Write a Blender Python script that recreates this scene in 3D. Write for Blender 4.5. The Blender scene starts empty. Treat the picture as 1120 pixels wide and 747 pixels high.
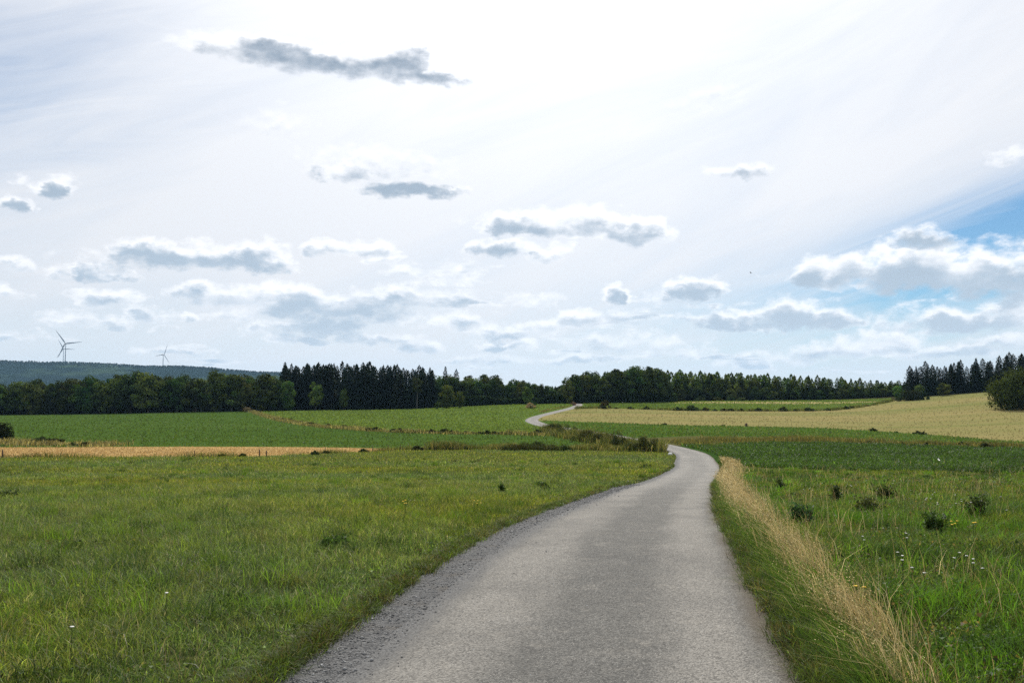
import bpy, math, random
import numpy as np
from mathutils import Vector, Matrix
from mathutils.geometry import delaunay_2d_cdt

R = math.radians
S = bpy.context.scene
C = S.collection
rng = np.random.default_rng(7)
random.seed(7)

# ------------------------------------------------------------------ camera
F = 1000.0                         # focal length in photo pixels (1120 wide)
TP = 0.0715                        # tangent of the camera's upward pitch
CP, SP = 1/math.sqrt(1+TP*TP), TP/math.sqrt(1+TP*TP)
EYE = 1.65
cam = bpy.data.cameras.new('camera'); camo = bpy.data.objects.new('camera', cam); C.objects.link(camo)
cam.sensor_width = 36; cam.lens = 36*F/1120
cam.clip_start = .1; cam.clip_end = 40000
camo.location = (0, 0, EYE); camo.rotation_euler = (R(90)+math.atan(TP), 0, 0)
S.camera = camo

# ------------------------------------------------------------------ render settings
S.view_settings.view_transform = 'Standard'; S.view_settings.look = 'None'
S.view_settings.gamma = 1; S.view_settings.exposure = 0.42
S.view_settings.use_curve_mapping = False
cy = S.cycles
cy.use_denoising = False; cy.use_adaptive_sampling = False
cy.max_bounces = 6; cy.diffuse_bounces = 3; cy.glossy_bounces = 2; cy.transmission_bounces = 4
cy.volume_bounces = 0; cy.transparent_max_bounces = 8
cy.caustics_reflective = False; cy.caustics_refractive = False
cy.sample_clamp_indirect = 3; cy.sample_clamp_direct = 8

# ------------------------------------------------------------------ sun + sky
SUN_EL, SUN_AZ = R(40), R(3)
sunv = Vector((math.sin(SUN_AZ)*math.cos(SUN_EL), math.cos(SUN_AZ)*math.cos(SUN_EL), math.sin(SUN_EL)))
sl = bpy.data.lights.new('sun', 'SUN'); sl.energy = 3.7; sl.angle = R(.8); sl.color = (1, .95, .86)
so = bpy.data.objects.new('sun', sl); C.objects.link(so)
so.rotation_euler = (-sunv).to_track_quat('-Z', 'Y').to_euler(); so.location = (0, 0, 60)

def px_dir(u, v):
    d = Vector(((u-560), F*CP-(373.5-v)*SP, F*SP+(373.5-v)*CP)); return d.normalized()
def azel(u, v):
    d = px_dir(u, v); return math.degrees(math.atan2(d.x, d.y)), math.degrees(math.asin(d.z))

class NT:
    """small helper that adds nodes to a tree"""
    def __init__(s, t): s.t = t; s.L = t.links.new
    def n(s, kind, **kw):
        x = s.t.nodes.new(kind)
        for k, v in kw.items(): setattr(x, k, v)
        return x
    def put(s, sock, v):
        if isinstance(v, bpy.types.NodeSocket): s.L(v, sock)
        elif v is not None: sock.default_value = v
    def m(s, op, a, b=None, c=None, clamp=False):
        x = s.n('ShaderNodeMath', operation=op, use_clamp=clamp)
        s.put(x.inputs[0], a); s.put(x.inputs[1], b); s.put(x.inputs[2], c); return x.outputs[0]
    def v(s, op, a, b=None, c=None, out=0):
        x = s.n('ShaderNodeVectorMath', operation=op)
        s.put(x.inputs[0], a); s.put(x.inputs[1], b)
        if c is not None: s.put(x.inputs[2], c)
        return x.outputs[out]
    def ss(s, x, a, b, lo=0., hi=1.):
        y = s.n('ShaderNodeMapRange', interpolation_type='SMOOTHSTEP')
        s.put(y.inputs[0], x)
        for i, q in enumerate((a, b, lo, hi)): s.put(y.inputs[1+i], q)
        return y.outputs[0]
    def lin(s, x, a, b, lo=0., hi=1.):
        y = s.n('ShaderNodeMapRange'); s.put(y.inputs[0], x)
        for i, q in enumerate((a, b, lo, hi)): s.put(y.inputs[1+i], q)
        return y.outputs[0]
    def mix(s, f, a, b, blend='MIX'):
        x = s.n('ShaderNodeMix', data_type='RGBA', blend_type=blend)
        s.put(x.inputs[0], f)
        for k, q in ((6, a), (7, b)):
            if isinstance(q, tuple) and len(q) == 3: q = (*q, 1)
            s.put(x.inputs[k], q)
        return x.outputs[2]
    def noise(s, vec, scale, detail=4, rough=.55, dim='3D', out=0, dist=0):
        x = s.n('ShaderNodeTexNoise', noise_dimensions=dim)
        s.put(x.inputs['Vector'], vec); x.inputs['Scale'].default_value = scale
        x.inputs['Detail'].default_value = detail; x.inputs['Roughness'].default_value = rough
        x.inputs['Distortion'].default_value = dist
        return x.outputs[out]

# clouds of the photograph: (u, v, half width, height above centre, depth below centre, weight)
CLOUDS = [
 (236,50,58,15,12,.85),(290,57,80,20,16,1),(360,68,85,20,16,1),(428,70,58,32,20,1),(468,84,52,15,13,1),
 (380,186,38,16,12,.95),(445,208,62,8,9,1),(410,178,80,18,20,.35),
 (57,206,38,16,10,1),(6,226,26,14,9,1),
 (165,274,58,14,12,1),(225,284,70,20,12,1),(283,286,40,24,16,1),(190,285,105,12,10,.6),
 (355,272,24,12,9,.9),(400,274,42,14,8,.9),(415,286,28,8,5,.6),
 (570,248,58,22,12,1),(625,248,60,26,14,1),(695,256,45,20,13,1),(545,272,34,14,10,.8),(600,278,30,12,10,.7),
 (110,332,42,18,10,1),(113,300,32,15,8,.9),(165,345,26,12,8,.7),(205,350,16,9,7,.8),
 (240,322,60,14,11,.8),(310,332,75,22,15,1),(375,338,60,16,14,.9),(355,357,60,10,10,.9),(430,325,55,14,14,.6),
 (285,362,26,12,6,.7),(335,374,34,10,6,.8),(120,358,34,9,5,.6),(15,368,34,10,6,.7),(5,320,22,14,9,.6),
 (545,378,34,10,6,.9),(500,355,40,15,8,.8),(560,365,50,14,7,.8),(462,380,30,9,6,.6),
 (635,350,42,13,8,1),(680,325,23,14,9,1),(760,318,36,16,9,1),(735,326,28,8,5,.5),(690,350,40,12,8,.5),
 (812,188,42,11,9,.62),(690,376,70,12,8,.5),
 (800,354,42,13,8,1),(860,350,50,24,13,1),(910,354,40,15,9,1),
 (890,300,34,18,12,1),(935,302,62,26,15,1),(1000,298,75,42,22,1.1),(1080,305,85,40,20,1.1),(1010,260,36,18,10,.9),(1140,315,60,32,20,1),
 (1045,355,55,20,10,1),(1105,348,50,24,14,1),(980,352,45,12,8,.5),
 (915,385,60,16,9,.9),(975,378,55,20,9,.9),(1035,385,70,12,8,.8),(1110,376,50,12,8,.6),
 (815,402,28,12,6,.9),(610,395,40,8,6,.5),(740,385,40,10,6,.5),
 (70,300,30,10,7,.5),(25,290,30,9,6,.5),(75,352,34,9,6,.6),(190,385,40,8,5,.6),(250,345,28,10,6,.7),(430,345,36,10,7,.6),(410,372,44,8,6,.6),(480,322,40,10,7,.5),(585,330,34,10,7,.5),(530,395,44,8,5,.5),(650,392,48,8,5,.55),(590,355,26,9,6,.6),(770,350,30,9,6,.5),(860,392,50,9,6,.6),(445,300,30,8,6,.4),
 (1108,170,26,12,9,.6),(300,135,40,16,14,.3),(775,110,40,12,10,.25),(430,115,200,22,20,.0)]

def build_world():
    w = bpy.data.worlds.new('World'); S.world = w; w.use_nodes = True
    t = w.node_tree; t.nodes.clear(); N = NT(t)
    out = N.n('ShaderNodeOutputWorld')
    sky = N.n('ShaderNodeTexSky', sky_type='NISHITA'); sky.sun_disc = False
    sky.sun_elevation = SUN_EL; sky.sun_rotation = SUN_AZ
    sky.air_density = 1.0; sky.dust_density = .2; sky.ozone_density = 2.0
    tc = N.n('ShaderNodeTexCoord'); d = N.v('NORMALIZE', tc.outputs['Generated'])
    sp = N.n('ShaderNodeSeparateXYZ'); N.L(d, sp.inputs[0])
    az = N.m('MULTIPLY', N.m('ARCTAN2', sp.outputs[0], sp.outputs[1]), 57.2958)
    el = N.m('MULTIPLY', N.m('ARCSINE', sp.outputs[2]), 57.2958)
    cb = N.n('ShaderNodeCombineXYZ'); N.L(az, cb.inputs[0]); N.L(el, cb.inputs[1]); P = cb.outputs[0]
    # high veil of thin cloud, streaks running up to the right
    rot = N.n('ShaderNodeVectorRotate', rotation_type='Z_AXIS'); N.L(P, rot.inputs['Vector']); rot.inputs['Angle'].default_value = R(-24)
    st = N.noise(N.v('MULTIPLY', rot.outputs[0], (.035, .16, 1)), 1, 4, .6, '2D', dist=.6)
    st = N.m('SUBTRACT', st, .5)
    r2_ = N.n('ShaderNodeVectorRotate', rotation_type='Z_AXIS'); N.L(P, r2_.inputs['Vector']); r2_.inputs['Angle'].default_value = R(-15)
    wisp = N.m('SUBTRACT', N.noise(N.v('MULTIPLY', r2_.outputs[0], (.07, .55, 1)), 1, 5, .65, '2D', dist=.9), .5)
    cosang = N.v('DOT_PRODUCT', d, tuple(sunv), out=1)
    ang = N.m('MULTIPLY', N.m('ARCCOSINE', N.m('MINIMUM', cosang, .99999)), 57.2958)
    front = N.ss(ang, 45, 130, 1, .62)
    def hole(u, v, w, h, k, ang_):
        a, e = azel(u, v); a2, _ = azel(u+w, v); _, e2 = azel(u, v-h)
        q = N.v('SUBTRACT', P, (a, e, 0))
        r_ = N.n('ShaderNodeVectorRotate', rotation_type='Z_AXIS'); N.L(q, r_.inputs['Vector']); r_.inputs['Angle'].default_value = R(-ang_)
        q = N.v('MULTIPLY', r_.outputs[0], (1/abs(a2-a), 1/abs(e2-e), 0))
        r2 = N.v('DOT_PRODUCT', q, q, out=1)
        return N.m('MULTIPLY', N.m('POWER', 2.718, N.m('MULTIPLY', r2, -1)), k)
    # the blue gap low at the right, the thinner veil at the upper left and near the horizon
    h = N.m('ADD', hole(1150, 248, 240, 54, 1.45, 14), hole(-60, 100, 260, 140, .34, 30))
    h = N.m('ADD', h, hole(960, 340, 300, 62, .42, 5))
    h = N.m('ADD', h, hole(250, 375, 600, 60, .07, 0))
    veil = N.m('SUBTRACT', N.m('ADD', N.m('MULTIPLY', front, .95), N.m('ADD', N.m('MULTIPLY', st, .40), N.m('MULTIPLY', wisp, N.m('MULTIPLY_ADD', N.m('MINIMUM', h, 1.), 1.5, .10)))), h, clamp=True)
    veil = N.m('MINIMUM', veil, .97)
    glow = N.m('POWER', 2.718, N.m('MULTIPLY', N.m('POWER', N.m('DIVIDE', ang, 18), 2), -1))
    glow2 = N.m('POWER', 2.718, N.m('MULTIPLY', N.m('DIVIDE', ang, 26), -1))
    lum = N.m('ADD', N.m('MULTIPLY', glow, 3.4), N.m('MULTIPLY_ADD', glow2, 3.6, 5.9))
    vc = N.v('SCALE', (.985, .995, 1.028)); N.L(lum, vc.node.inputs['Scale'])
    clear = N.v('MULTIPLY', sky.outputs[0], (.37, .53, .63))
    base = N.mix(veil, clear, vc)
    hzm = N.ss(el, -1, 8, .4, 0)
    def backg(col):
        b = N.n('ShaderNodeBackground'); b.inputs[1].default_value = .1; N.L(col, b.inputs[0]); return b.outputs[0]
    plain = backg(N.mix(hzm, base, (6.6, 6.9, 7.25)))
    # ---- cumulus
    stretch = N.v('MULTIPLY', P, (1, 1.7, 1))
    w1 = N.v('SUBTRACT', N.noise(stretch, .34, 4, .6, '2D', 1), (.5, .5, .5))
    Pw = N.v('MULTIPLY', N.v('MULTIPLY_ADD', w1, (4.6, 1.5, 0), P), (1, 1, 0))
    n2 = N.m('MULTIPLY', N.m('SUBTRACT', N.noise(stretch, .85, 6, .56, '2D'), .5), N.ss(el, 9, 22, 1.5, .95))
    n2u = N.m('MULTIPLY', N.m('SUBTRACT', N.noise(N.v('ADD', stretch, (.1, .75, 0)), .85, 4, .52, '2D'), .5), 1.5)
    zz = N.m('ADD', N.m('MAXIMUM', sp.outputs[2], 0), .07)
    pc = N.n('ShaderNodeCombineXYZ')
    N.L(N.m('DIVIDE', sp.outputs[0], zz), pc.inputs[0]); N.L(N.m('DIVIDE', sp.outputs[1], zz), pc.inputs[1])
    dk = N.noise(pc.outputs[0], .95, 5, .55, '2D')
    deck = N.m('SUBTRACT', N.ss(dk, .47, .74, -.5, .62), N.m('ADD', N.ss(el, 7.5, 14, 0, 1.5), N.ss(el, .8, 3.0, .6, 0)))
    deckv = N.n('ShaderNodeCombineXYZ'); N.L(deck, deckv.inputs[0]); N.L(N.m('SUBTRACT', deck, .12), deckv.inputs[1]); N.L(N.m('SUBTRACT', deck, .4), deckv.inputs[2])
    lit = N.v('SCALE', (1.0, 1.0, 1.02)); N.L(N.m('MULTIPLY_ADD', glow2, 4.0, 7.5), lit.node.inputs['Scale'])
    dark = N.mix(N.ss(el, 3, 26), (3.85, 4.6, 5.4), (2.1, 2.65, 3.35))
    ahor = N.ss(sp.outputs[2], .0, .03, .5, 1)
    var = N.ss(N.noise(stretch, .16, 2, .5, '2D'), .36, .64, .55, 1.45)
    ahi = N.ss(el, 8, 24, .86, 1.35)
    INS = [('Pw', Pw, 'V'), ('deckv', deckv.outputs[0], 'V'), ('n2', n2, 'F'), ('n2u', n2u, 'F'), ('ahor', ahor, 'F'), ('base', base, 'C'), ('dark', dark, 'C'), ('lit', lit, 'C'), ('hzm', hzm, 'F'), ('ahi', ahi, 'F'), ('var', var, 'F')]
    def sector(a0, a1):
        """the clouds of one slice of azimuth, in a node group of its own"""
        g = bpy.data.node_groups.new('cloud_slice', 'ShaderNodeTree'); Q = NT(g)
        for nm, _, ty in INS: g.interface.new_socket(nm, in_out='INPUT', socket_type={'V': 'NodeSocketVector', 'F': 'NodeSocketFloat', 'C': 'NodeSocketColor'}[ty])
        g.interface.new_socket('Sky', in_out='OUTPUT', socket_type='NodeSocketShader')
        gi = Q.n('NodeGroupInput'); go = Q.n('NodeGroupOutput'); I = {nm: gi.outputs[i] for i, (nm, _, _) in enumerate(INS)}
        acc = I['deckv']
        for (u, v, w_, ht, hb, k) in CLOUDS:
            if k <= 0: continue
            a, e = azel(u, v); a2, _ = azel(u+w_, v); _, e2 = azel(u, v-ht); _, e3 = azel(u, v+hb)
            hw_ = abs(a2-a)*1.12
            if a+hw_*1.5+1.5 < a0 or a-hw_*1.5-1.5 > a1: continue
            iw = 1/hw_; ih = 1/abs(e2-e)/1.1; kb = abs(e2-e)/abs(e3-e)
            q = Q.v('MULTIPLY_ADD', I['Pw'], (iw, ih, 0), (-a*iw, -e*ih, 0))
            qy = Q.v('DOT_PRODUCT', q, (0, 1, 0), out=1)
            q = Q.v('MAXIMUM', q, Q.v('MULTIPLY', q, (-1, -kb, 0)))
            r2 = Q.v('DOT_PRODUCT', q, q, out=1)
            # density here and at two points nearer the sun (above)
            s1, s2 = .46, .95
            def v3(f):
                x = Q.n('ShaderNodeCombineXYZ'); [Q.L(f, x.inputs[i]) for i in range(3)]; return x.outputs[0]
            c = Q.v('MULTIPLY_ADD', v3(qy), (0, -2*s1*k, -2*s2*k), (k, k-k*s1*s1, k-k*s2*s2))
            acc = Q.v('MAXIMUM', acc, Q.v('MULTIPLY_ADD', v3(r2), (-k, -k, -k), c))
        s3 = Q.n('ShaderNodeSeparateXYZ'); Q.L(Q.v('MAXIMUM', acc, (-1, -1, -1)), s3.inputs[0])
        d0 = Q.m('ADD', s3.outputs[0], I['n2']); d1 = Q.m('MULTIPLY_ADD', I['n2u'], .75, s3.outputs[1]); d2 = Q.m('MULTIPLY_ADD', I['n2u'], .4, s3.outputs[2])
        alpha = Q.m('MULTIPLY', Q.ss(d0, -.12, I['ahi']), I['ahor'])
        occ = Q.m('ADD', Q.m('MULTIPLY', Q.m('MAXIMUM', d1, -.2), 1.0), Q.m('MULTIPLY', Q.m('MAXIMUM', d2, -.2), .7))
        occ = Q.m('ADD', occ, Q.m('MULTIPLY', Q.m('MAXIMUM', d0, 0), .35))
        occ = Q.m('MULTIPLY', occ, I['var'])
        T = Q.ss(Q.m('POWER', 2.718, Q.m('MULTIPLY', occ, -1.18)), .14, .90)
        fin = Q.mix(alpha, I['base'], Q.mix(T, I['dark'], I['lit']))
        b = Q.n('ShaderNodeBackground'); b.inputs[1].default_value = .1; Q.L(Q.mix(I['hzm'], fin, (6.6, 6.9, 7.25)), b.inputs[0]); Q.L(b.outputs[0], go.inputs[0])
        k = N.n('ShaderNodeGroup'); k.node_tree = g
        for i, (nm, so_, _) in enumerate(INS): N.L(so_, k.inputs[i])
        return k.outputs[0]
    bounds = [-50, -22, -12, -2, 8, 17, 50]
    sh = None
    for i in range(len(bounds)-1):
        b = sector(bounds[i], bounds[i+1])
        if sh is None: sh = b
        else:
            mx = N.n('ShaderNodeMixShader'); N.L(N.m('GREATER_THAN', az, bounds[i]), mx.inputs[0]); N.L(sh, mx.inputs[1]); N.L(b, mx.inputs[2]); sh = mx.outputs[0]
    msk = N.m('MULTIPLY', N.m('MULTIPLY', N.m('LESS_THAN', N.m('ABSOLUTE', az), 50), N.m('GREATER_THAN', el, -1)), N.m('LESS_THAN', el, 45))
    mx = N.n('ShaderNodeMixShader'); N.L(msk, mx.inputs[0]); N.L(plain, mx.inputs[1]); N.L(sh, mx.inputs[2]); N.L(mx.outputs[0], out.inputs[0])
    w.cycles.sampling_method = 'MANUAL'; w.cycles.sample_map_resolution = 512
build_world()

# ------------------------------------------------------------------ tagging / linking helpers
def tag(o, label, cat=None, group=None, kind=None):
    o['label'] = label
    if cat: o['category'] = cat
    if group: o['group'] = group
    if kind: o['kind'] = kind
    return o
def empty(name, loc, rz=0, sc=1):
    o = bpy.data.objects.new(name, None); C.objects.link(o); o.empty_display_size = .2
    o.location = loc; o.rotation_euler = (0, 0, rz); o.scale = (sc, sc, sc) if not isinstance(sc, tuple) else sc
    return o
def link(name, me, parent=None):
    o = bpy.data.objects.new(name, me); C.objects.link(o)
    if parent: o.parent = parent
    return o
def mesh_np(name, V, quads=None, tris=None, mats=(), tint=None, matidx=None, smooth=False):
    me = bpy.data.meshes.new(name)
    nq = 0 if quads is None else len(quads); nt = 0 if tris is None else len(tris)
    me.vertices.add(len(V)); me.vertices.foreach_set('co', np.ascontiguousarray(V, np.float32).ravel())
    idx = []
    if nq: idx.append(np.asarray(quads, np.int32).ravel())
    if nt: idx.append(np.asarray(tris, np.int32).ravel())
    idx = np.concatenate(idx); me.loops.add(len(idx)); me.loops.foreach_set('vertex_index', idx)
    me.polygons.add(nq+nt)
    st = np.concatenate([np.arange(nq)*4, nq*4+np.arange(nt)*3]).astype(np.int32)
    me.polygons.foreach_set('loop_start', st)
    if matidx is not None: me.polygons.foreach_set('material_index', np.asarray(matidx, np.int32))
    if tint is not None:
        a = me.attributes.new('tint', 'FLOAT_COLOR', 'POINT')
        a.data.foreach_set('color', np.concatenate([tint, np.ones((len(tint), 1))], 1).astype(np.float32).ravel())
    for m in mats: me.materials.append(m)
    me.update(calc_edges=True)
    if smooth: me.polygons.foreach_set('use_smooth', np.ones(nq+nt, bool))
    return me

# ------------------------------------------------------------------ numpy noise
def _h(ix, iy, seed):
    n = (ix.astype(np.int64)*374761393 + iy.astype(np.int64)*668265263 + seed*1274126177) & 0xffffffff
    n = ((n ^ (n >> 13))*1274126177) & 0xffffffff
    return ((n ^ (n >> 16)) & 0xffff)/65535.
def vnoise(x, y, s, seed=0):
    x = np.asarray(x, float)/s; y = np.asarray(y, float)/s
    ix, iy = np.floor(x), np.floor(y); fx, fy = x-ix, y-iy
    fx = fx*fx*(3-2*fx); fy = fy*fy*(3-2*fy)
    a, b, c, d = _h(ix, iy, seed), _h(ix+1, iy, seed), _h(ix, iy+1, seed), _h(ix+1, iy+1, seed)
    return (a*(1-fx)+b*fx)*(1-fy)+(c*(1-fx)+d*fx)*fy
def fbm(x, y, s, seed=0, o=3):
    t = 0; a = .5; n = 0
    for i in range(o): t = t+a*vnoise(x, y, s/2**i, seed+i*17); n += a; a *= .5
    return t/n

# ------------------------------------------------------------------ terrain height
DS = [0, 11, 17.5, 28, 40, 60, 75, 95, 115, 130, 165, 200, 260, 310, 340, 400]
NEAR = [-1.65, -1.65, -1.97, -2.5, -3.2, -3.85, -4.1]
TAB = {
 -400: [-4.2, -4.2, -4.15, -4.0, -3.8, -3.4, -3.0, -2.8, -3.0],
 0:    [-4.2, -4.2, -4.15, -4.0, -3.8, -3.3, -2.8, -2.6, -3.0],
 280:  [-4.2, -4.2, -4.15, -3.85, -3.45, -2.5, -1.5, -1.2, -1.5],
 440:  [-4.3, -4.3, -4.2, -3.7, -3.2, -2.0, -1.0, -.8, -1],
 560:  [-4.25, -4.25, -4.1, -3.7, -3.0, -1.0, .6, 1.0, 1.0],
 660:  [-4.2, -4.2, -4.0, -3.3, -2.4, -.5, 1.0, 1.4, 1.4],
 760:  [-4.2, -4.2, -4.1, -3.4, -2.6, -1.2, .9, 2.2, 2.4],
 900:  [-4.35, -4.4, -4.3, -3.8, -3.0, -1.3, .9, 2.5, 3.5],
 1000: [-4.5, -4.7, -4.6, -4.2, -3.0, 0., 2.5, 4.1, 6],
 1120: [-4.7, -4.8, -4.8, -3.6, -1.8, 2.2, 5.3, 6.5, 8],
 1500: [-4.7, -4.8, -4.8, -3.6, -1.8, 2.2, 5.5, 7.0, 9],
}
def pchip(xk, yk, x):
    xk = np.array(xk, float); yk = np.array(yk, float); hh = np.diff(xk); dl = np.diff(yk)/hh
    m = np.zeros(len(xk)); 
    for i in range(1, len(xk)-1):
        if dl[i-1]*dl[i] > 0:
            w1, w2 = 2*hh[i]+hh[i-1], hh[i]+2*hh[i-1]; m[i] = (w1+w2)/(w1/dl[i-1]+w2/dl[i])
    m[0], m[-1] = dl[0], dl[-1]
    i = np.clip(np.searchsorted(xk, x)-1, 0, len(xk)-2); t = (x-xk[i])/hh[i]; h = hh[i]
    return (yk[i]*(2*t**3-3*t*t+1)+yk[i+1]*(3*t*t-2*t**3)+h*m[i]*(t**3-2*t*t+t)+h*m[i+1]*(t**3-t*t))
_Df = np.linspace(0, 400, 401); _cf = np.linspace(-400, 1500, 191)
_cols = sorted(TAB)
_A = np.array([pchip(DS, NEAR+TAB[c], _Df) for c in _cols])                # cols x D
_G = np.array([pchip(_cols, _A[:, j], _cf) for j in range(len(_Df))])      # D x cols
_k = np.exp(-(np.arange(-8, 9)/3.5)**2); _k /= _k.sum()
_G = np.array([np.convolve(np.pad(r, 8, mode='edge'), _k, 'valid') for r in _G])
_G = np.array([np.convolve(np.pad(r, 8, mode='edge'), _k, 'valid') for r in _G.T]).T
def col_of(x, y): return 560+F*np.asarray(x, float)/(CP*np.maximum(np.asarray(y, float), 2.))
def H(x, y):
    x = np.asarray(x, float); y = np.asarray(y, float)
    c = (np.clip(col_of(x, y), -400, 1500)+400)/10; D = np.clip(y, 0, 400)
    ci = np.clip(c.astype(int), 0, 189); di = np.clip(D.astype(int), 0, 399); fc, fd = c-ci, D-di
    z = (_G[di, ci]*(1-fc)+_G[di, ci+1]*fc)*(1-fd)+(_G[di+1, ci]*(1-fc)+_G[di+1, ci+1]*fc)*fd
    far = np.clip((y-420)/900, 0, 1); far = far*far*(3-2*far)
    z = z*(1-far)+(-9)*far
    return z+EYE
def hz(x, y): return float(H(np.array([x]), np.array([y]))[0])
def X(u, D): return (u-560)*CP*D/F            # ground x of an image column at a distance
def P2(u, D): return (X(u, D), D)

# ------------------------------------------------------------------ road centre line
RC = [(-4.5,-26),(-2.4,-11),(-1.45,-5),(-.62,0),(-.05,3.4),(.31,5.6),(1.18,10.9),(2.37,17.3),(3.7,23.5),(5.3,31),(7.3,39.5),(9.6,49),(11.7,58),(13.4,67),(15.0,75.5),
      (15.9,82),(16.45,91),(16.3,104),(15.2,120),(12.0,140),(7.0,165),(4.9,184),(4.3,199),(5.7,215),(9.3,232),(13.5,250),(17.8,270),(20.8,290),(22.4,312),(23,345)]
def catmull(pts, step):
    pts = np.array(pts, float); out = []
    for i in range(len(pts)-1):
        p0 = pts[max(i-1, 0)]; p1 = pts[i]; p2 = pts[i+1]; p3 = pts[min(i+2, len(pts)-1)]
        L = np.linalg.norm(p2-p1); n = max(2, int(L/step(max(p1[1], 1))))
        for t in np.arange(n)/n:
            out.append(.5*(2*p1+(p2-p0)*t+(2*p0-5*p1+4*p2-p3)*t*t+(3*p1-p0-3*p2+p3)*t**3))
    out.append(pts[-1]); return np.array(out)
CL = catmull(RC, lambda D: .12 if D < 14 else (.3 if D < 40 else (.8 if D < 100 else 2.)))
T_ = np.gradient(CL, axis=0); T_ /= np.linalg.norm(T_, axis=1)[:, None]
NR = np.stack([T_[:, 1], -T_[:, 0]], 1)                                    # to the right of travel
SL = np.concatenate([[0], np.cumsum(np.linalg.norm(np.diff(CL, axis=0), axis=1))])
HW = 1.35
def road_coords(x, y):
    """signed distance to the right of the centre line and distance along it"""
    x = np.asarray(x, float); y = np.asarray(y, float); a = np.empty(len(x)); s = np.empty(len(x))
    for i in range(0, len(x), 4000):
        d2 = (x[i:i+4000, None]-CL[None, :, 0])**2+(y[i:i+4000, None]-CL[None, :, 1])**2
        j = d2.argmin(1); dx = x[i:i+4000]-CL[j, 0]; dy = y[i:i+4000]-CL[j, 1]
        a[i:i+4000] = dx*NR[j, 0]+dy*NR[j, 1]; s[i:i+4000] = SL[j]+dx*T_[j, 0]+dy*T_[j, 1]
    return a, s
def edge(off, amp, seed):
    wob = (fbm(SL, SL*0, .6, seed, 4)-.5)*2*amp+(vnoise(SL, SL*0, 7, seed+3)-.5)*amp*.5
    return CL+NR*(off+wob)[:, None]
def shw(D): return np.interp(D, [0, 12, 30, 60, 90], [.40, .42, .38, .2, .1])
Ysl = np.maximum(CL[:, 1], 0)
E_L = edge(-HW+0*Ysl, .03, 1); E_R = edge(HW+.07+0*Ysl, .07, 2); E_S = edge(-HW-shw(Ysl), .09, 3)

# ------------------------------------------------------------------ materials
def mat(name):
    m = bpy.data.materials.new(name); m.use_nodes = True; m.node_tree.nodes.clear(); return m, NT(m.node_tree)
def finish(N, col, rough=.9, bump=None, bstr=.4, bdist=.05, spec=.2):
    b = N.n('ShaderNodeBsdfPrincipled'); o = N.n('ShaderNodeOutputMaterial'); N.L(b.outputs[0], o.inputs[0])
    N.put(b.inputs['Base Color'], col if not isinstance(col, tuple) else (*col, 1)); N.put(b.inputs['Roughness'], rough)
    b.inputs['Specular IOR Level'].default_value = spec
    if bump is not None:
        k = N.n('ShaderNodeBump'); N.L(bump, k.inputs['Height']); k.inputs['Strength'].default_value = bstr; k.inputs['Distance'].default_value = bdist
        N.L(k.outputs[0], b.inputs['Normal'])
    return b
def field_mat(name, c1, c2, c3, s1=.02, s2=.25, s3=3., stretch=(1, 1, 1), rows=None):
    """soil or crop colour with patches at three sizes; stretch follows the way the field is worked"""
    m, N = mat(name); g = N.n('ShaderNodeNewGeometry').outputs['Position']
    p = N.v('MULTIPLY', g, stretch)
    a = N.noise(p, s1, 4, .6); b = N.noise(p, s2, 5, .65); c = N.noise(p, s3, 4, .7)
    col = N.mix(N.ss(N.m('ADD', N.m('MULTIPLY', a, .6), N.m('MULTIPLY', b, .4)), .38, .62), c1, c2)
    col = N.mix(N.m('MULTIPLY', N.ss(c, .45, .65), .85), col, c3)
    if rows:
        ang, sp_, k, wd = rows
        r_ = N.n('ShaderNodeVectorRotate', rotation_type='Z_AXIS'); N.L(g, r_.inputs['Vector']); r_.inputs['Angle'].default_value = ang
        q = N.n('ShaderNodeSeparateXYZ'); N.L(N.v('ADD', r_.outputs[0], N.v('SCALE', N.noise(g, .03, 2, .5, out=1))), q.inputs[0])
        fr = N.m('ABSOLUTE', N.m('SUBTRACT', N.m('FRACT', N.m('DIVIDE', q.outputs[1], sp_)), .5))
        col = N.mix(N.m('MULTIPLY', N.ss(fr, wd, 0), k), col, c3)
    finish(N, col, 1.0, c, .6, .12, .0); return m

M = {}
M['meadow'] = field_mat('meadow_soil', (.045, .062, .018), (.062, .078, .024), (.080, .074, .034), .05, .6, 9)
M['weedy'] = field_mat('weedy_soil', (.040, .050, .016), (.075, .066, .028), (.11, .085, .045), .12, .8, 7)
M['stubble'] = field_mat('stubble_straw', (.40, .27, .11), (.48, .34, .15), (.30, .20, .09), .03, .5, 3, (.35, 1.6, 1))
M['crop'] = field_mat('dark_green_crop', (.052, .094, .020), (.068, .112, .026), (.036, .068, .016), .02, .16, 1.6, (.25, 1, 1), (R(4), 9, .35, .05))
M['pasture'] = field_mat('light_green_pasture', (.085, .140, .030), (.115, .160, .036), (.075, .105, .030), .018, .12, 1.5, (.4, 1, 1), (R(10), 6, .3, .12))
M['strip'] = field_mat('green_grass_strip', (.050, .105, .020), (.085, .125, .030), (.045, .080, .018), .04, .2, 2, (.3, 1, 1))
M['weedstrip'] = field_mat('brown_weedy_strip', (.075, .085, .030), (.12, .105, .045), (.05, .06, .02), .05, .3, 2, (.4, 1, 1))
M['grain'] = field_mat('ripe_grain', (.150, .165, .055), (.262, .212, .095), (.185, .170, .066), .016, .09, 1.2, (.10, 1.1, 1), (R(-6), 15, .5, .06))
M['farstub'] = field_mat('pale_straw', (.38, .30, .15), (.45, .35, .18), (.28, .23, .11), .02, .2, 2, (.3, 1, 1))
M['clover'] = field_mat('clover_soil', (.030, .062, .014), (.040, .078, .018), (.022, .046, .011), .05, .3, 3, (.6, 1, 1))
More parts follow.
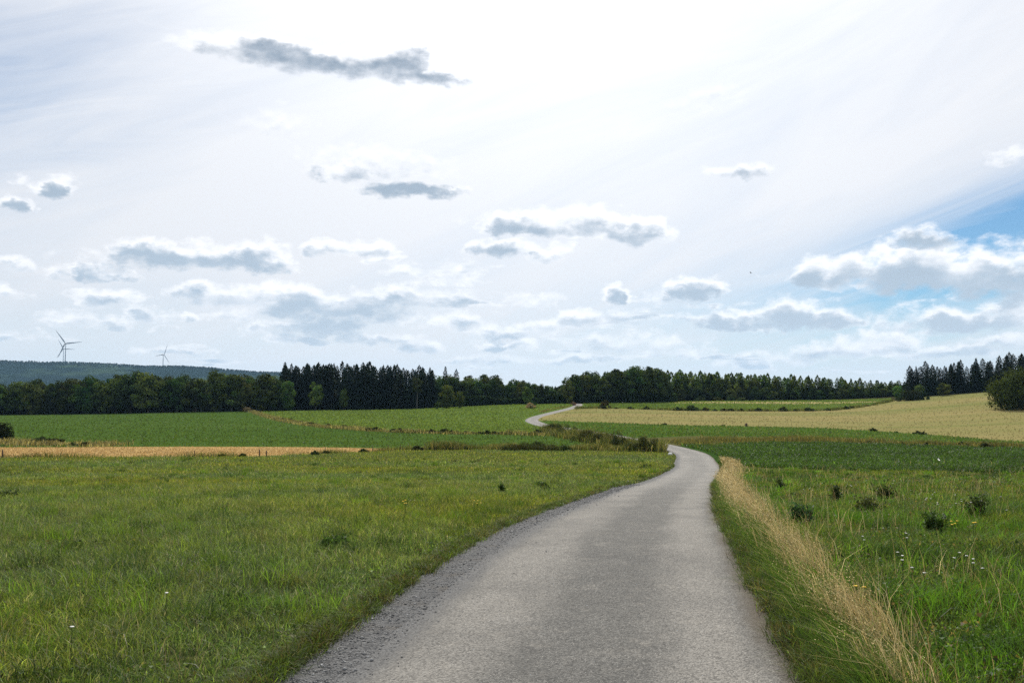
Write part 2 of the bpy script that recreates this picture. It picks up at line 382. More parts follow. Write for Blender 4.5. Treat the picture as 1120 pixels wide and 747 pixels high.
M['forest_floor'] = field_mat('forest_floor', (.030, .036, .014), (.045, .040, .02), (.02, .022, .01), .02, .3, 2)

def road_mat():
    m, N = mat('old_asphalt'); g = N.n('ShaderNodeNewGeometry').outputs['Position']
    at = N.n('ShaderNodeAttribute', attribute_name='across'); ac = at.outputs['Fac']
    al = N.n('ShaderNodeAttribute', attribute_name='along').outputs['Fac']
    cb = N.n('ShaderNodeCombineXYZ'); N.L(N.m('MULTIPLY', ac, 1.6), cb.inputs[0]); N.L(N.m('MULTIPLY', al, .35), cb.inputs[1])
    wob = N.m('MULTIPLY', N.m('SUBTRACT', N.noise(cb.outputs[0], 1.2, 6, .68), .5), .8)
    t = N.m('ADD', ac, wob)
    # two pale wheel tracks, darker crown and edges
    trk = N.m('ADD', N.ss(N.m('ABSOLUTE', N.m('ADD', t, .82)), .66, .1), N.ss(N.m('ABSOLUTE', N.m('SUBTRACT', t, .92)), .52, .12))
    trk = N.m('MINIMUM', trk, 1)
    col = N.mix(trk, (.112, .110, .104), (.200, .191, .176))
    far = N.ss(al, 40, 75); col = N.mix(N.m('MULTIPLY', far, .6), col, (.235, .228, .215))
    # patches and long stains
    pt = N.noise(g, .55, 6, .62); col = N.mix(N.ss(pt, .42, .7, 0, .45), col, (.095, .094, .092))
    pt2 = N.noise(g, 3.1, 5, .7); col = N.mix(N.ss(pt2, .52, .72, 0, .35), col, (.27, .25, .22))
    # aggregate
    vo = N.n('ShaderNodeTexVoronoi', voronoi_dimensions='2D'); N.L(g, vo.inputs['Vector']); vo.inputs['Scale'].default_value = 95
    sepc = N.n('ShaderNodeSeparateColor'); N.L(vo.outputs['Color'], sepc.inputs[0])
    col = N.mix(.62, col, N.mix(sepc.outputs[0], (.25, .25, .25), (1.8, 1.78, 1.72)), 'MULTIPLY')
    fine = N.noise(g, 60, 3, .7); col = N.mix(N.ss(fine, .5, .72, 0, .7), col, (.05, .05, .05))
    # pale chips pressed into the surface
    vo2 = N.n('ShaderNodeTexVoronoi', voronoi_dimensions='2D'); N.L(N.v('ADD', g, N.v('SCALE', N.noise(g, 25, 2, .5, out=1))), vo2.inputs['Vector']); vo2.inputs['Scale'].default_value = 14
    sc2 = N.n('ShaderNodeSeparateColor'); N.L(vo2.outputs['Color'], sc2.inputs[0])
    chip = N.m('MULTIPLY', N.ss(vo2.outputs['Distance'], .22, .15), N.m('GREATER_THAN', sc2.outputs[0], .64))
    col = N.mix(N.m('MULTIPLY', chip, .85), col, (.50, .48, .44))
    # the left margin crumbles into the gravel
    el_ = N.ss(N.m('ADD', ac, N.m('MULTIPLY', wob, .35)), -1.05, -1.32); col = N.mix(N.m('MULTIPLY', el_, .8), col, N.mix(sepc.outputs[1], (.06, .06, .062), (.19, .19, .188)))
    # edge dirt
    ed = N.ss(N.m('ADD', ac, N.m('MULTIPLY', wob, .55)), 1.20, 1.42); col = N.mix(N.m('MULTIPLY', ed, .75), col, (.10, .08, .056))
    hgt = N.m('ADD', N.m('MULTIPLY', vo.outputs['Distance'], -.6), N.m('MULTIPLY', fine, .7))
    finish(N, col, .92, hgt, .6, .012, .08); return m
M['road'] = road_mat()
def gravel_mat():
    m, N = mat('shoulder_gravel'); g = N.n('ShaderNodeNewGeometry').outputs['Position']
    vo = N.n('ShaderNodeTexVoronoi', voronoi_dimensions='2D'); N.L(g, vo.inputs['Vector']); vo.inputs['Scale'].default_value = 60
    sc = N.n('ShaderNodeSeparateColor'); N.L(vo.outputs['Color'], sc.inputs[0])
    col = N.mix(sc.outputs[0], (.055, .056, .058), (.17, .17, .168))
    col = N.mix(N.ss(vo.outputs['Distance'], .45, .75, 0, .5), col, (.05, .05, .05))
    col = N.mix(N.ss(N.noise(g, 2.2, 4, .6), .5, .75, 0, .6), col, (.10, .085, .065))
    finish(N, col, .9, N.m('MULTIPLY', vo.outputs['Distance'], -1), .8, .02, .2); return m
M['gravel'] = gravel_mat()

def leaf_mat(name, trans=.35, rnd=.25, rough=.6, gain=1.0, spec=.25, warm=(1.35, 1.3, .6)):
    """leaf colour comes from the per-blade attribute 'tint'; plants vary through Object Info random"""
    m, N = mat(name)
    at = N.n('ShaderNodeAttribute', attribute_name='tint').outputs['Color']
    oi = N.n('ShaderNodeObjectInfo').outputs['Random']
    k = N.lin(oi, 0, 1, gain*(1-rnd), gain*(1+rnd))
    sc = N.n('ShaderNodeVectorMath', operation='SCALE'); N.L(at, sc.inputs[0]); N.L(k, sc.inputs['Scale'])
    hs = N.n('ShaderNodeHueSaturation'); N.L(sc.outputs[0], hs.inputs['Color']); N.L(N.lin(N.m('FRACT', N.m('MULTIPLY', oi, 7.3)), 0, 1, .5-.03*rnd*4, .5+.02*rnd*4), hs.inputs['Hue'])
    p = N.n('ShaderNodeBsdfPrincipled'); N.L(hs.outputs[0], p.inputs['Base Color']); p.inputs['Roughness'].default_value = rough
    p.inputs['Specular IOR Level'].default_value = spec
    tr = N.n('ShaderNodeBsdfTranslucent')
    N.L(N.mix(1., hs.outputs[0], warm, 'MULTIPLY'), tr.inputs[0])
    mx = N.n('ShaderNodeMixShader'); mx.inputs[0].default_value = trans
    N.L(p.outputs[0], mx.inputs[1]); N.L(tr.outputs[0], mx.inputs[2])
    o = N.n('ShaderNodeOutputMaterial'); N.L(mx.outputs[0], o.inputs[0]); return m
M['grass'] = leaf_mat('grass_blades', .42, .0, .6, 1.0, .12)
M['leaf'] = leaf_mat('broad_leaves', .24, .38, .9, 1.0, .04)
M['young_needle'] = leaf_mat('young_needles', .34, .25, .9, 1.0, .04)
M['needle'] = leaf_mat('spruce_needles', .10, .22, .9, 1.0, .04)
M['dry'] = leaf_mat('dry_stalks', .3, .0, .8, 1.0, .1, (1.05, 1.0, .9))
def bark_mat(name, c1, c2, s=6):
    m, N = mat(name); g = N.n('ShaderNodeTexCoord').outputs['Object']
    n = N.noise(N.v('MULTIPLY', g, (1, 1, .25)), s, 5, .65); finish(N, N.mix(N.ss(n, .35, .65), c1, c2), .9, n, .6, .03); return m
M['bark'] = bark_mat('bark', (.05, .038, .028), (.11, .09, .07))
M['birch'] = bark_mat('birch_bark', (.09, .085, .075), (.24, .23, .21))
M['post'] = bark_mat('weathered_post_wood', (.07, .045, .03), (.16, .11, .08), 20)

# ------------------------------------------------------------------ ground: one conforming sheet, cut along every field edge
def dens_line(pts, step=3.0, amp=0.0, seed=0):
    pts = np.array(pts, float); out = []
    for a, b in zip(pts[:-1], pts[1:]):
        L = np.linalg.norm(b-a); st = step*max(.15, min(1, min(abs(a[1]), abs(b[1]))/100)) if a[1] < 420 else 60
        n = max(1, int(L/st)); n = min(n, 220)
        for t in np.arange(n)/n: out.append(a+(b-a)*t)
    out.append(pts[-1]); out = np.array(out)
    if amp:
        q = np.arange(len(out))*.45; w = (fbm(q, q*0+seed, 2., seed, 3)-.5)*2*amp
        out[1:-1, 1] += w[1:-1]
    return out
def UD(l): return [P2(u, D) for u, D in l]
fence_line = UD([(-400,74),(0,75),(140,75.5),(280,76.5),(360,83),(445,92.5),(560,93.5),(640,90),(700,86),(735,85)])
stub_far = UD([(-400,95),(0,95.5),(140,97),(280,97),(380,96),(445,94)])
crop_near_r = UD([(445,94.5),(560,97),(640,98),(700,99),(742,97)])
weed_line = UD([(742,98),(690,116),(650,124),(600,130),(560,135),(500,139),(450,143),(409,150),(362,165),(340,178),(310,212),(288,262),(274,315)])
clover_near = UD([(762,72),(790,62),(850,56),(960,53),(1120,48),(1500,44)])
clover_far = UD([(742,100),(800,108),(900,115),(1010,112),(1120,105),(1500,98)])
weedR_far = UD([(690,122),(760,130),(900,128),(1010,120),(1120,111),(1500,105)])
strip_far = UD([(607,192),(640,181),(700,172),(760,166),(900,165),(960,158),(1000,150),(1060,138),(1120,125),(1500,112)])
grain_far = UD([(618,258),(640,264),(690,263),(760,262),(860,262),(910,265),(950,284),(975,308),(1000,322),(1085,318),(1130,320),(1500,330)])
edge_far = UD([(-400,314),(0,313),(274,316),(440,322),(560,326),(620,326),(660,326),(760,338),(900,340),(975,330),(1000,326)])
mid_road = [(-.05,3.4),(1.18,10.9),(2.37,17.3),(5.3,31),(9.6,49),(13.4,67),(15.6,79),(16.45,91),(16.3,104),(15.2,120),(12.0,140),(7.0,165),(4.9,184),(4.3,199),(5.7,215),(9.3,232),(13.5,250),(17.8,270),(20.8,290),(22.4,312)]
def cut(D0, D1): return [p for p in mid_road if D0 <= p[1] <= D1]
# (name, polygon, material key, label)   later ones lie over earlier ones
REG = [
 ('meadow', UD([(-400,74)])+[(-160, 20), (-160,-40)]+[(-5.5,-40),(-2,-11)]+cut(0,88)+fence_line[::-1], 'meadow', 'grassy green meadow left of the lane in the foreground'),
 ('roadside_meadow', [(-2,-11),(-5.5,-40),(160,-40),(160,20)]+clover_near[::-1]+cut(0,76)[::-1], 'weedy', 'weedy meadow with bare patches right of the lane'),
 ('stubble_field', fence_line[:6]+stub_far[::-1], 'stubble', 'narrow orange tan stubble field beyond the left meadow'),
 ('crop_field', stub_far+crop_near_r+weed_line+edge_far[:2][::-1], 'crop', 'dark green crop field in front of the left wood'),
 ('pasture', weed_line+edge_far[3:6]+cut(100,315)[::-1], 'pasture', 'light green pasture left of the far bend of the lane'),
 ('clover_field', clover_near+clover_far[::-1], 'clover', 'dark green leafy crop right of the lane beyond the weeds'),
 ('weedy_strip', clover_far+weedR_far[::-1]+cut(95,124), 'weedstrip', 'brownish weedy strip behind the dark leafy crop'),
 ('grass_strip', weedR_far+strip_far[::-1]+cut(120,200)[::-1], 'strip', 'green grass strip below the ripe grain field'),
 ('grain_field', strip_far+grain_far[::-1]+cut(190,262)[::-1], 'grain', 'ripe tan grain field rising to the right'),
 ('far_pasture', grain_far[:8]+edge_far[6:10][::-1]+[(22.4,326)]+cut(255,315)[::-1], 'pasture', 'far green pasture in front of the right wood'),
 ('far_stubble', UD([(720,322),(800,316),(880,312),(972,309),(940,320),(860,326),(780,330)]), 'farstub', 'thin pale stubble strip at the foot of the right wood'),
 ('road_shoulder', list(map(tuple, E_S))+list(map(tuple, E_L[::-1])), 'gravel', 'grey gravel shoulder along the left edge of the lane'),
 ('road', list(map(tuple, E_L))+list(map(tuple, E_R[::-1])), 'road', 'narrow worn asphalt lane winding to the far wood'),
]
AMP = {'stubble_field': .7, 'crop_field': .9, 'pasture': .9, 'clover_field': 1.6, 'weedy_strip': 1.5, 'grass_strip': .9, 'grain_field': 1.0, 'far_pasture': 1, 'far_stubble': 1.2}
def in_poly(px, py, poly):
    ins = np.zeros(len(px), bool); poly = np.asarray(poly)
    x1, y1 = poly[:, 0], poly[:, 1]; x2, y2 = np.roll(x1, -1), np.roll(y1, -1)
    for a, b, c, d in zip(x1, y1, x2, y2):
        if b == d: continue
        k = ((b > py) != (d > py)) & (px < (c-a)*(py-b)/(d-b)+a); ins ^= k
    return ins
def build_ground():
    pts = []; edges = []; polys = []
    for name, poly, mk, lab in REG:
        if name.startswith('road') and name != 'roadside_meadow': pl = np.array(poly)
        else:
            pl = dens_line(list(poly)+[poly[0]], 3.0)[:-1]
        if name in AMP:                      # the same wobble for both fields that share an edge
            pl = pl.copy(); w = (fbm(pl[:, 0], pl[:, 1], 9., 5, 3)-.5)*2*AMP[name]*np.clip(pl[:, 1]/120, .2, 1)
            near = np.abs(road_coords(pl[:, 0], pl[:, 1])[0]) < 2
            pl[:, 1] += np.where(near, 0, w)
        polys.append(pl)
        i0 = len(pts); pts += [tuple(p) for p in pl]
        edges += [(i0+i, i0+(i+1) % len(pl)) for i in range(len(pl))]
    for off in (-.8, -.27, .27, .8):         # long edges inside the road keep its across coordinate exact
        pl = CL+NR*off*HW/1.0; i0 = len(pts); pts += [tuple(p) for p in pl]; edges += [(i0+i, i0+i+1) for i in range(len(pl)-1)]
    # fan of free points
    y = 3.0
    while y < 430:
        n = 110; ss = np.linspace(-1.3, 1.3, n)+rng.uniform(-.004, .004, n)
        for s in ss: pts.append((s*y, y*(1+rng.uniform(-.008, .008))))
        y *= 1.05
    for yy in np.linspace(-60, 2, 14):
        for xx in np.linspace(-200, 200, 50): pts.append((xx+.01*yy, yy))
    for yy in (500, 650, 900, 1300, 2000, 3200, 5000, 9000):
        for xx in np.linspace(-9000, 9000, 41): pts.append((xx, yy))
    for yy in (-60, 60, 150, 260, 380):
        for xx in (-9000, -4000, -1500, -700, 700, 1500, 4000, 9000): pts.append((xx, yy))
    for xx in np.linspace(-9000, 9000, 21): pts.append((xx, -400)); pts.append((xx, -3000))
    ve, _, fa, _, _, _ = delaunay_2d_cdt([Vector(p) for p in pts], edges, [], 0, 1e-4)
    V = np.array([(v.x, v.y) for v in ve]); Fc = np.array(fa, np.int32)
    a = V[Fc]; area = (a[:, 1, 0]-a[:, 0, 0])*(a[:, 2, 1]-a[:, 0, 1])-(a[:, 1, 1]-a[:, 0, 1])*(a[:, 2, 0]-a[:, 0, 0])
    Fc[area < 0] = Fc[area < 0][:, ::-1]; Fc = Fc[np.abs(area) > 1e-9]
    cen = V[Fc].mean(1); reg = np.full(len(Fc), -1)
    for i, pl in enumerate(polys): reg[in_poly(cen[:, 0], cen[:, 1], pl)] = i
    Z = H(V[:, 0], V[:, 1]); ac, al = road_coords(V[:, 0], V[:, 1])
    e = .25; nx = -(H(V[:, 0]+e, V[:, 1])-H(V[:, 0]-e, V[:, 1]))/(2*e); ny = -(H(V[:, 0], V[:, 1]+e)-H(V[:, 0], V[:, 1]-e))/(2*e)
    NN = np.stack([nx, ny, np.ones(len(V))], 1); NN /= np.linalg.norm(NN, axis=1)[:, None]
    for i, (name, mk, lab) in enumerate([('ground', 'forest_floor', 'dark ground under the woods and beyond the fields')]+[(r[0], r[2], r[3]) for r in REG], -1):
        f = Fc[reg == i]
        if not len(f): continue
        used, inv = np.unique(f.ravel(), return_inverse=True)
        VV = np.column_stack([V[used], Z[used]])
        me = mesh_np(name, VV, tris=inv.reshape(-1, 3), mats=[M[mk]], smooth=True)
        if name == 'road':
            for k, arr in (('across', ac[used]), ('along', al[used])):
                at = me.attributes.new(k, 'FLOAT', 'POINT'); at.data.foreach_set('value', arr.astype(np.float32))
        me.normals_split_custom_set_from_vertices([tuple(n) for n in NN[used]])
        tag(link(name, me), lab, kind='structure')
    return dict((r[0], p) for r, p in zip(REG, polys))
POLY = build_ground()
def inside(name, x, y): return in_poly(x, y, POLY[name])

# ------------------------------------------------------------------ far wooded hill
def hills():
    us = np.linspace(-700, 420, 160); rows = np.linspace(0, 1, 16); V = []
    D0, D1 = 2600., 3600.
    for r in rows:
        D = D0+(D1-D0)*r if r < .999 else D1
        for u in us:
            prof = np.interp(u, [-700, -300, 0, 60, 150, 230, 300, 360, 420], [386, 392, 397, 398.5, 402, 404, 408.5, 416, 446])
            top = (445-prof)/1000*D1+11
            z = -9+EYE+(top)*(math.sin(r*math.pi/2)**1.3)
            V.append((X(u, D), D, z))
    V = np.array(V); n = len(us); V[:, 2] += (fbm(V[:, 0], V[:, 1], 260, 5, 4)-.5)*26*np.clip((V[:, 2]+7)/60, 0, 1)
    q = [(j*n+i, j*n+i+1, (j+1)*n+i+1, (j+1)*n+i) for j in range(len(rows)-1) for i in range(n-1)]
    b0 = len(V); back = V[(len(rows)-1)*n:].copy(); back[:, 1] += 1500; back[:, 0] *= (D1+1500)/D1; back[:, 2] = -9
    V = np.concatenate([V, back]); q += [((len(rows)-1)*n+i, (len(rows)-1)*n+i+1, b0+i+1, b0+i) for i in range(n-1)]
    m, N = mat('wooded_hill'); g = N.n('ShaderNodeNewGeometry').outputs['Position']
    a = N.noise(g, .004, 4, .6); b = N.noise(g, .05, 5, .7)
    col = N.mix(N.ss(a, .52, .66), (.012, .024, .020), (.040, .066, .036)); col = N.mix(N.ss(b, .45, .7, 0, .6), col, (.010, .018, .009))
    finish(N, col, 1., b, .9, 8, .0)
    o = tag(link('hills', mesh_np('hills', V, quads=q, mats=[m], smooth=True)), 'low blue wooded hill on the left horizon', kind='structure')
    # rough skyline of tree tops along the crest
    n_ = 5200; u = rng.uniform(-600, 330, n_); r = rng.uniform(.75, 1.0, n_); D = D0+(D1-D0)*r
    prof = np.interp(u, [-700, -300, 0, 60, 150, 230, 300, 360, 420], [386, 392, 397, 398.5, 402, 404, 408.5, 416, 446])
    x = X(u, D); z = -9+EYE+((445-prof)/1000*D1+11)*(np.sin(r*np.pi/2)**1.3)
    z += (fbm(x, D, 260, 5, 4)-.5)*26*np.clip((z+7)/60, 0, 1)
    quads_cloud_obj = foliage(np.column_stack([x, D, z+2]), rng.uniform(5, 11, n_), np.tile((.018, .030, .015), (n_, 1))*rng.uniform(.6, 1.4, (n_, 1)), up=.2)
    oo = link('hill_wood', quads_cloud_obj); oo.data.materials.append(M['needle'])
    tag(oo, 'far dark wood along the crest of the blue hill', 'wood', kind='stuff')

# ------------------------------------------------------------------ foliage building blocks
def rot_frames(nrm):
    n = nrm/np.linalg.norm(nrm, axis=1)[:, None]
    r = rng.normal(size=n.shape); t = np.cross(n, r); t /= np.linalg.norm(t, axis=1)[:, None]
    return n, t, np.cross(n, t)
def foliage(P, size, tint, up=.5, out=None, asp=1.0, name='foliage'):
    """one leafy 4-gon per point; faces lean outward and up"""
    n_ = len(P); nr = rng.normal(size=(n_, 3))*.8; nr[:, 2] += up
    if out is not None: nr += out
    n, t, b = rot_frames(nr); s = np.asarray(size).reshape(-1, 1)*.5*np.ones((n_, 1))
    k = rng.uniform(.55, 1.25, (n_, 4, 1)); bend = n*s*.35
    V = np.stack([P+t*s*asp*k[:, 0]-bend, P+b*s*k[:, 1]+bend*.4, P-t*s*asp*k[:, 2]-bend, P-b*s*k[:, 3]+bend*.4], 1).reshape(-1, 3)
    q = np.arange(n_*4).reshape(-1, 4)
    return mesh_np(name, V, quads=q, tint=np.repeat(tint, 4, 0))
def tube(pts, rad, seg=6):
    pts = np.array(pts, float); V = []; q = []
    for i, p in enumerate(pts):
        d = pts[min(i+1, len(pts)-1)]-pts[max(i-1, 0)]; d /= np.linalg.norm(d)
        a = np.cross(d, (0.31, .95, .05)); a /= np.linalg.norm(a); b = np.cross(d, a)
        for k in range(seg):
            t = 2*math.pi*k/seg; V.append(p+(a*math.cos(t)+b*math.sin(t))*rad[i])
    for i in range(len(pts)-1):
        for k in range(seg): q.append((i*seg+k, i*seg+(k+1) % seg, (i+1)*seg+(k+1) % seg, (i+1)*seg+k))
    return np.array(V), np.array(q)
def join(parts):
    V = []; Q = []; o = 0
    for v, q in parts: V.append(v); Q.append(np.asarray(q)+o); o += len(v)
    return np.concatenate(V), np.concatenate(Q)
def trunk_mesh(h, r, limbs, m, lean=.02, seed=0):
    g = np.random.default_rng(seed); L = [(0, 0, -.3)]+[(g.normal()*lean*h*t, g.normal()*lean*h*t, h*t) for t in (.15, .4, .7, 1)]
    parts = [tube(L, [r*1.25, r, r*.8, r*.5, r*.12], 7)]
    for i in range(limbs):
        t = g.uniform(.3, .8); a = g.uniform(0, 6.28); l = h*g.uniform(.2, .36); p = np.array(L[2])*(1-t)+np.array(L[4])*t
        d = np.array([math.cos(a), math.sin(a), g.uniform(.4, .9)]); parts.append(tube([p, p+d*l*.5, p+d*l+np.array([0, 0, l*.15])], [r*.4, r*.25, r*.06], 5))
    V, q = join(parts); return mesh_np('trunk', V, quads=q, mats=[m], smooth=True)
def crown_mesh(h, w, base, col, leaf=.55, nclump=34, per=75, seed=0, mat_='leaf', squash=.8, lum=.3, low=-.15):
    """uneven broadleaf crown: leaf clumps of different size on a lumpy envelope, gaps between"""
    g = np.random.default_rng(seed); Ps = []; O = []; Tn = []; Sz = []
    cz = base+(h-base)*.5; rz = (h-base)*.5
    for i in range(nclump):
        d = g.normal(size=3); d /= np.linalg.norm(d); d[2] = d[2]*.95+.05
        rr = g.uniform(.45, .92)
        prof = 1-.25*max(0, d[2])+low*max(0, -d[2])
        c = np.array([d[0]*w*.5*rr*prof*g.uniform(.85, 1.15), d[1]*w*.5*rr*prof*g.uniform(.85, 1.15), cz+d[2]*rz*rr])
        cr = w*.5*g.uniform(.22, .42); n = int(per*g.uniform(.6, 1.4))
        q = g.normal(size=(n, 3)); q /= np.linalg.norm(q, axis=1)[:, None]; q *= g.uniform(.35, 1.05, (n, 1))**.5
        q[:, 2] *= squash; Ps.append(c+q*cr); O.append(q*2.2+d*.6)
        tn = np.array(col)*np.exp(g.normal()*lum*.6)*(np.array([1, 1, 1])+np.array([.25, .06, 0])*g.normal()*.5)
        Tn.append(np.clip(tn*np.exp(g.normal(size=(n, 1))*lum*.5), .003, 1)); Sz.append(leaf*g.uniform(.6, 1.35, n))
    me = foliage(np.concatenate(Ps), np.concatenate(Sz), np.concatenate(Tn), .35, np.concatenate(O), name='crown')
    me.materials.append(M[mat_]); return me
def spruce_mesh(h, w, col, seed=0, levels=34, base=.06, droop=.35, per=9, leaf=.5, tip=1.0, mk='needle', pw=.72):
    g = np.random.default_rng(seed); V = []; Tn = []; 
    for i in range(levels):
        t = i/(levels-1); z = h*(base+(1-base)*t); L = w*.5*(1-t)**pw*g.uniform(.75, 1.15)+.12*tip
        nb = max(4, int(per*(1-.45*t))); a0 = g.uniform(0, 6.28)
        for k in range(nb):
            a = a0+6.283*k/nb+g.normal()*.2; l = L*g.uniform(.6, 1.2); ca, sa = math.cos(a), math.sin(a)
            wd = leaf*g.uniform(.7, 1.2)*(.5+.5*(1-t)); dr = droop*g.uniform(.6, 1.3)
            m_ = np.array([ca, sa, 0])*l; pr = np.array([-sa, ca, 0]); tw = g.normal()*.5
            sd = pr*math.cos(tw)+np.array([0, 0, 1])*math.sin(tw)
            tn = np.array(col)*np.exp(g.normal()*.28)
            p0 = np.array([0, 0, z]); p1 = p0+m_*.55+np.array([0, 0, -l*dr*.4]); p2 = p0+m_+np.array([0, 0, -l*dr*g.uniform(.5, 1.)])
            for (a_, b_, w0, w1) in ((p0+m_*.12, p1, .5, 1.), (p1, p2, 1., .25)):
                V += [a_-sd*wd*w0*.5, a_+sd*wd*w0*.5, b_+sd*wd*w1*.5, b_-sd*wd*w1*.5]; Tn += [tn]*4
            # hanging twigs
            q = p0+m_*g.uniform(.4, .9)+np.array([0, 0, -l*dr*.4]); ln = leaf*g.uniform(.5, 1.1)
            V += [q-m_/l*ln*.4, q+m_/l*ln*.4, q+m_/l*ln*.1-np.array([0, 0, ln]), q-m_/l*ln*.25-np.array([0, 0, ln*.8])]; Tn += [tn*.9]*4
    V += [np.array(p) for p in ((-.1, 0, h-.3), (.1, 0, h-.3), (.02, 0, h+.5), (-.02, 0, h+.5))]; Tn += [np.array(col)]*4
    V = np.array(V); me = mesh_np('crown', V, quads=np.arange(len(V)).reshape(-1, 4), tint=np.array(Tn), mats=[M[mk]]); return me

hills()

# ------------------------------------------------------------------ trees
def tree_kind(crowns, trunks):
    return list(zip(crowns, trunks))
def plant(kind, u, D, hgt, name, label, cat, group=None, wide=1.0, ref=1.0):
    x = X(u, D); cr, tr, h0 = kind[rng.integers(len(kind))]
    s = hgt/h0; wide *= rng.uniform(.85, 1.2); o = empty(name, (x, D, hz(x, D)-.05), rng.uniform(0, 6.28), (s*wide, s*wide, s))
    link('trunk', tr, o); link('crown', cr, o); tag(o, label, cat, group); return o
BL = (.056, .090, .022); BLL = (.092, .142, .032); SPC = (.016, .030, .0135); YC = (.088, .135, .034)
broad = [(crown_mesh(14, 9.5, -.8, BL, .62, 64, 80, 10+i, lum=.5, low=.35), trunk_mesh(11, .24, 5, M['bark'], .02, i), 14.) for i in range(6)]
pale = [(crown_mesh(14, 9.0, -.5, BLL, .6, 52, 85, 30+i, lum=.4, low=.1), trunk_mesh(11, .22, 5, M['bark'], .02, 10+i), 14.) for i in range(3)]
spruce = [(spruce_mesh(18, 8.0, SPC, 50+i, 46, .0, .35, 12, .62, 1.0, 'needle', (.5, .62, .75, .55, .7, .6)[i]), trunk_mesh(17, .24, 0, M['bark'], .004, 20+i), 18.) for i in range(6)]
young = [(spruce_mesh(11, 6.4, YC, 70+i, 28, .0, .05, 11, .7, 1.0, 'young_needle', .6), trunk_mesh(10, .13, 0, M['bark'], .006, 30+i), 11.) for i in range(5)]
birch = [(crown_mesh(14, 5.5, 4.5, (.03, .05, .016), .5, 26, 60, 90), trunk_mesh(13, .16, 4, M['birch'], .03, 40), 14.)]

def top_h(u, D, v, drop=2.5):                       # height of a tree whose top shows at v
    return (445-v-drop)/1000*D*CP+EYE-hz(X(u, D), D)
def stand(kind, us, Ds, topv, jit, name, label, cat, group, wide=1.0, duj=1.5):
    for D, off in Ds:
        for u in us:
            uu = u+off+rng.normal()*duj; DD = D+rng.normal()*1.2
            tv = np.interp(uu, *topv)+rng.normal()*jit
            plant(kind, uu, DD, max(3, top_h(uu, DD, tv)), name, label, cat, group, wide*rng.uniform(.85, 1.15))
# wood on the left: broadleaf edge
stand(broad, np.arange(-100, 312, 17.5), [(318, 0), (325, 8), (333, 3)], ([-200, 0, 60, 120, 150, 200, 250, 300, 320], [409, 414, 412, 409, 407, 407, 406, 409, 414]), 2.2,
      'broadleaf_tree', 'dark broadleaf tree in the wood along the left crop field', 'tree', 'broadleaf trees of the left wood', 1.05, 4)
# tall spruces left of centre
stand(spruce, np.arange(312, 480, 8.0), [(329, 0), (335, 3), (341, 1), (348, 5)], ([300, 312, 330, 400, 440, 470, 500], [400, 398, 396, 397, 400, 404, 406]), 2.0,
      'spruce_tree', 'dark spruce in the tall conifer stand left of centre', 'tree', 'spruces of the left stand', 1.35, 3.5)
for u, v, D in ((311, 393.5, 331), (318, 395, 333)): plant(spruce, u, D, top_h(u, D, v), 'spruce_tree', 'dark spruce at the left end of the tall conifer stand' if u > 314 else 'leftmost dark spruce standing clear above the broadleaf trees', 'tree', None)
for u, v, D in ((462, 399, 334), (470, 399.5, 336), (487, 398, 338), (499, 401, 338)):
    plant(spruce, u, D, top_h(u, D, v), 'spruce_tree', 'dark spruce with its tip above the right end of the conifer stand', 'tree', 'spruce tips at the right end of the stand')
# broadleaf wood right of the spruces
stand(broad, np.arange(482, 606, 14), [(334, 0), (340, 6), (346, 3)], ([480, 510, 540, 575, 590, 600, 612], [408, 409, 409, 413, 416, 420, 424]), 1.8,
      'broadleaf_tree', 'dark broadleaf tree of the wood left of the gap above the lane', 'tree', 'broadleaf trees left of the gap', 1.0, 3)
stand(spruce, np.arange(594, 622, 4.5), [(395, 0), (402, 2)], ([590, 625], [421, 421]), 1.5, 'spruce_tree', 'small far spruce in the gap between the two woods above the lane', 'tree', 'far spruces in the gap', 1.2, 1)
# right grove
stand(broad, np.arange(616, 734, 13.5), [(331, 0), (338, 6), (345, 2)], ([606, 614, 622, 632, 650, 680, 700, 715, 725, 735], [429, 422, 412, 407, 403.5, 402, 399, 399, 403, 409]), 1.6,
      'broadleaf_tree', 'dark broadleaf tree of the rounded grove right of the lane end', 'tree', 'broadleaf trees of the right grove', 1.05, 3)
# young conifers and the bushes in front
stand(young, np.arange(728, 992, 7.2), [(352, 0), (358, 3), (364, 1)], ([720, 740, 800, 860, 900, 940, 980, 1000], [406, 405, 406, 409, 411.5, 413, 415.5, 417]), 1.6,
      'young_conifer', 'sunlit young conifer with a pointed top in the long right wood', 'tree', 'young conifers of the right wood', 1.3, 2.6)
stand(pale, np.arange(738, 985, 19), [(350, 0)], ([720, 740, 800, 860, 900, 940, 980, 1000], [409, 409, 410, 413, 415, 417, 419, 420]), 2.0,
      'broadleaf_tree', 'light green round topped tree among the young conifers', 'tree', 'light green trees of the right wood', .9, 5)
stand(broad, np.arange(735, 990, 12.5), [(346, 0)], ([720, 760, 860, 930, 1000], [419, 420, 421, 423, 423]), 2.4,
      'broadleaf_tree', 'low dark broadleaf tree along the foot of the young conifers', 'tree', 'low trees along the right wood', 1.35, 3)
# spruces on the right hill
stand(spruce, np.arange(996, 1200, 8.6), [(333, 0), (340, 4), (347, 1)], ([985, 1000, 1020, 1060, 1090, 1110, 1130, 1200], [404, 400, 397, 394, 391, 387, 384, 382]), 2.6,
      'spruce_tree', 'dark spruce on the hilltop at the right edge of the view', 'tree', 'spruces on the right hilltop', 1.3, 3.0)
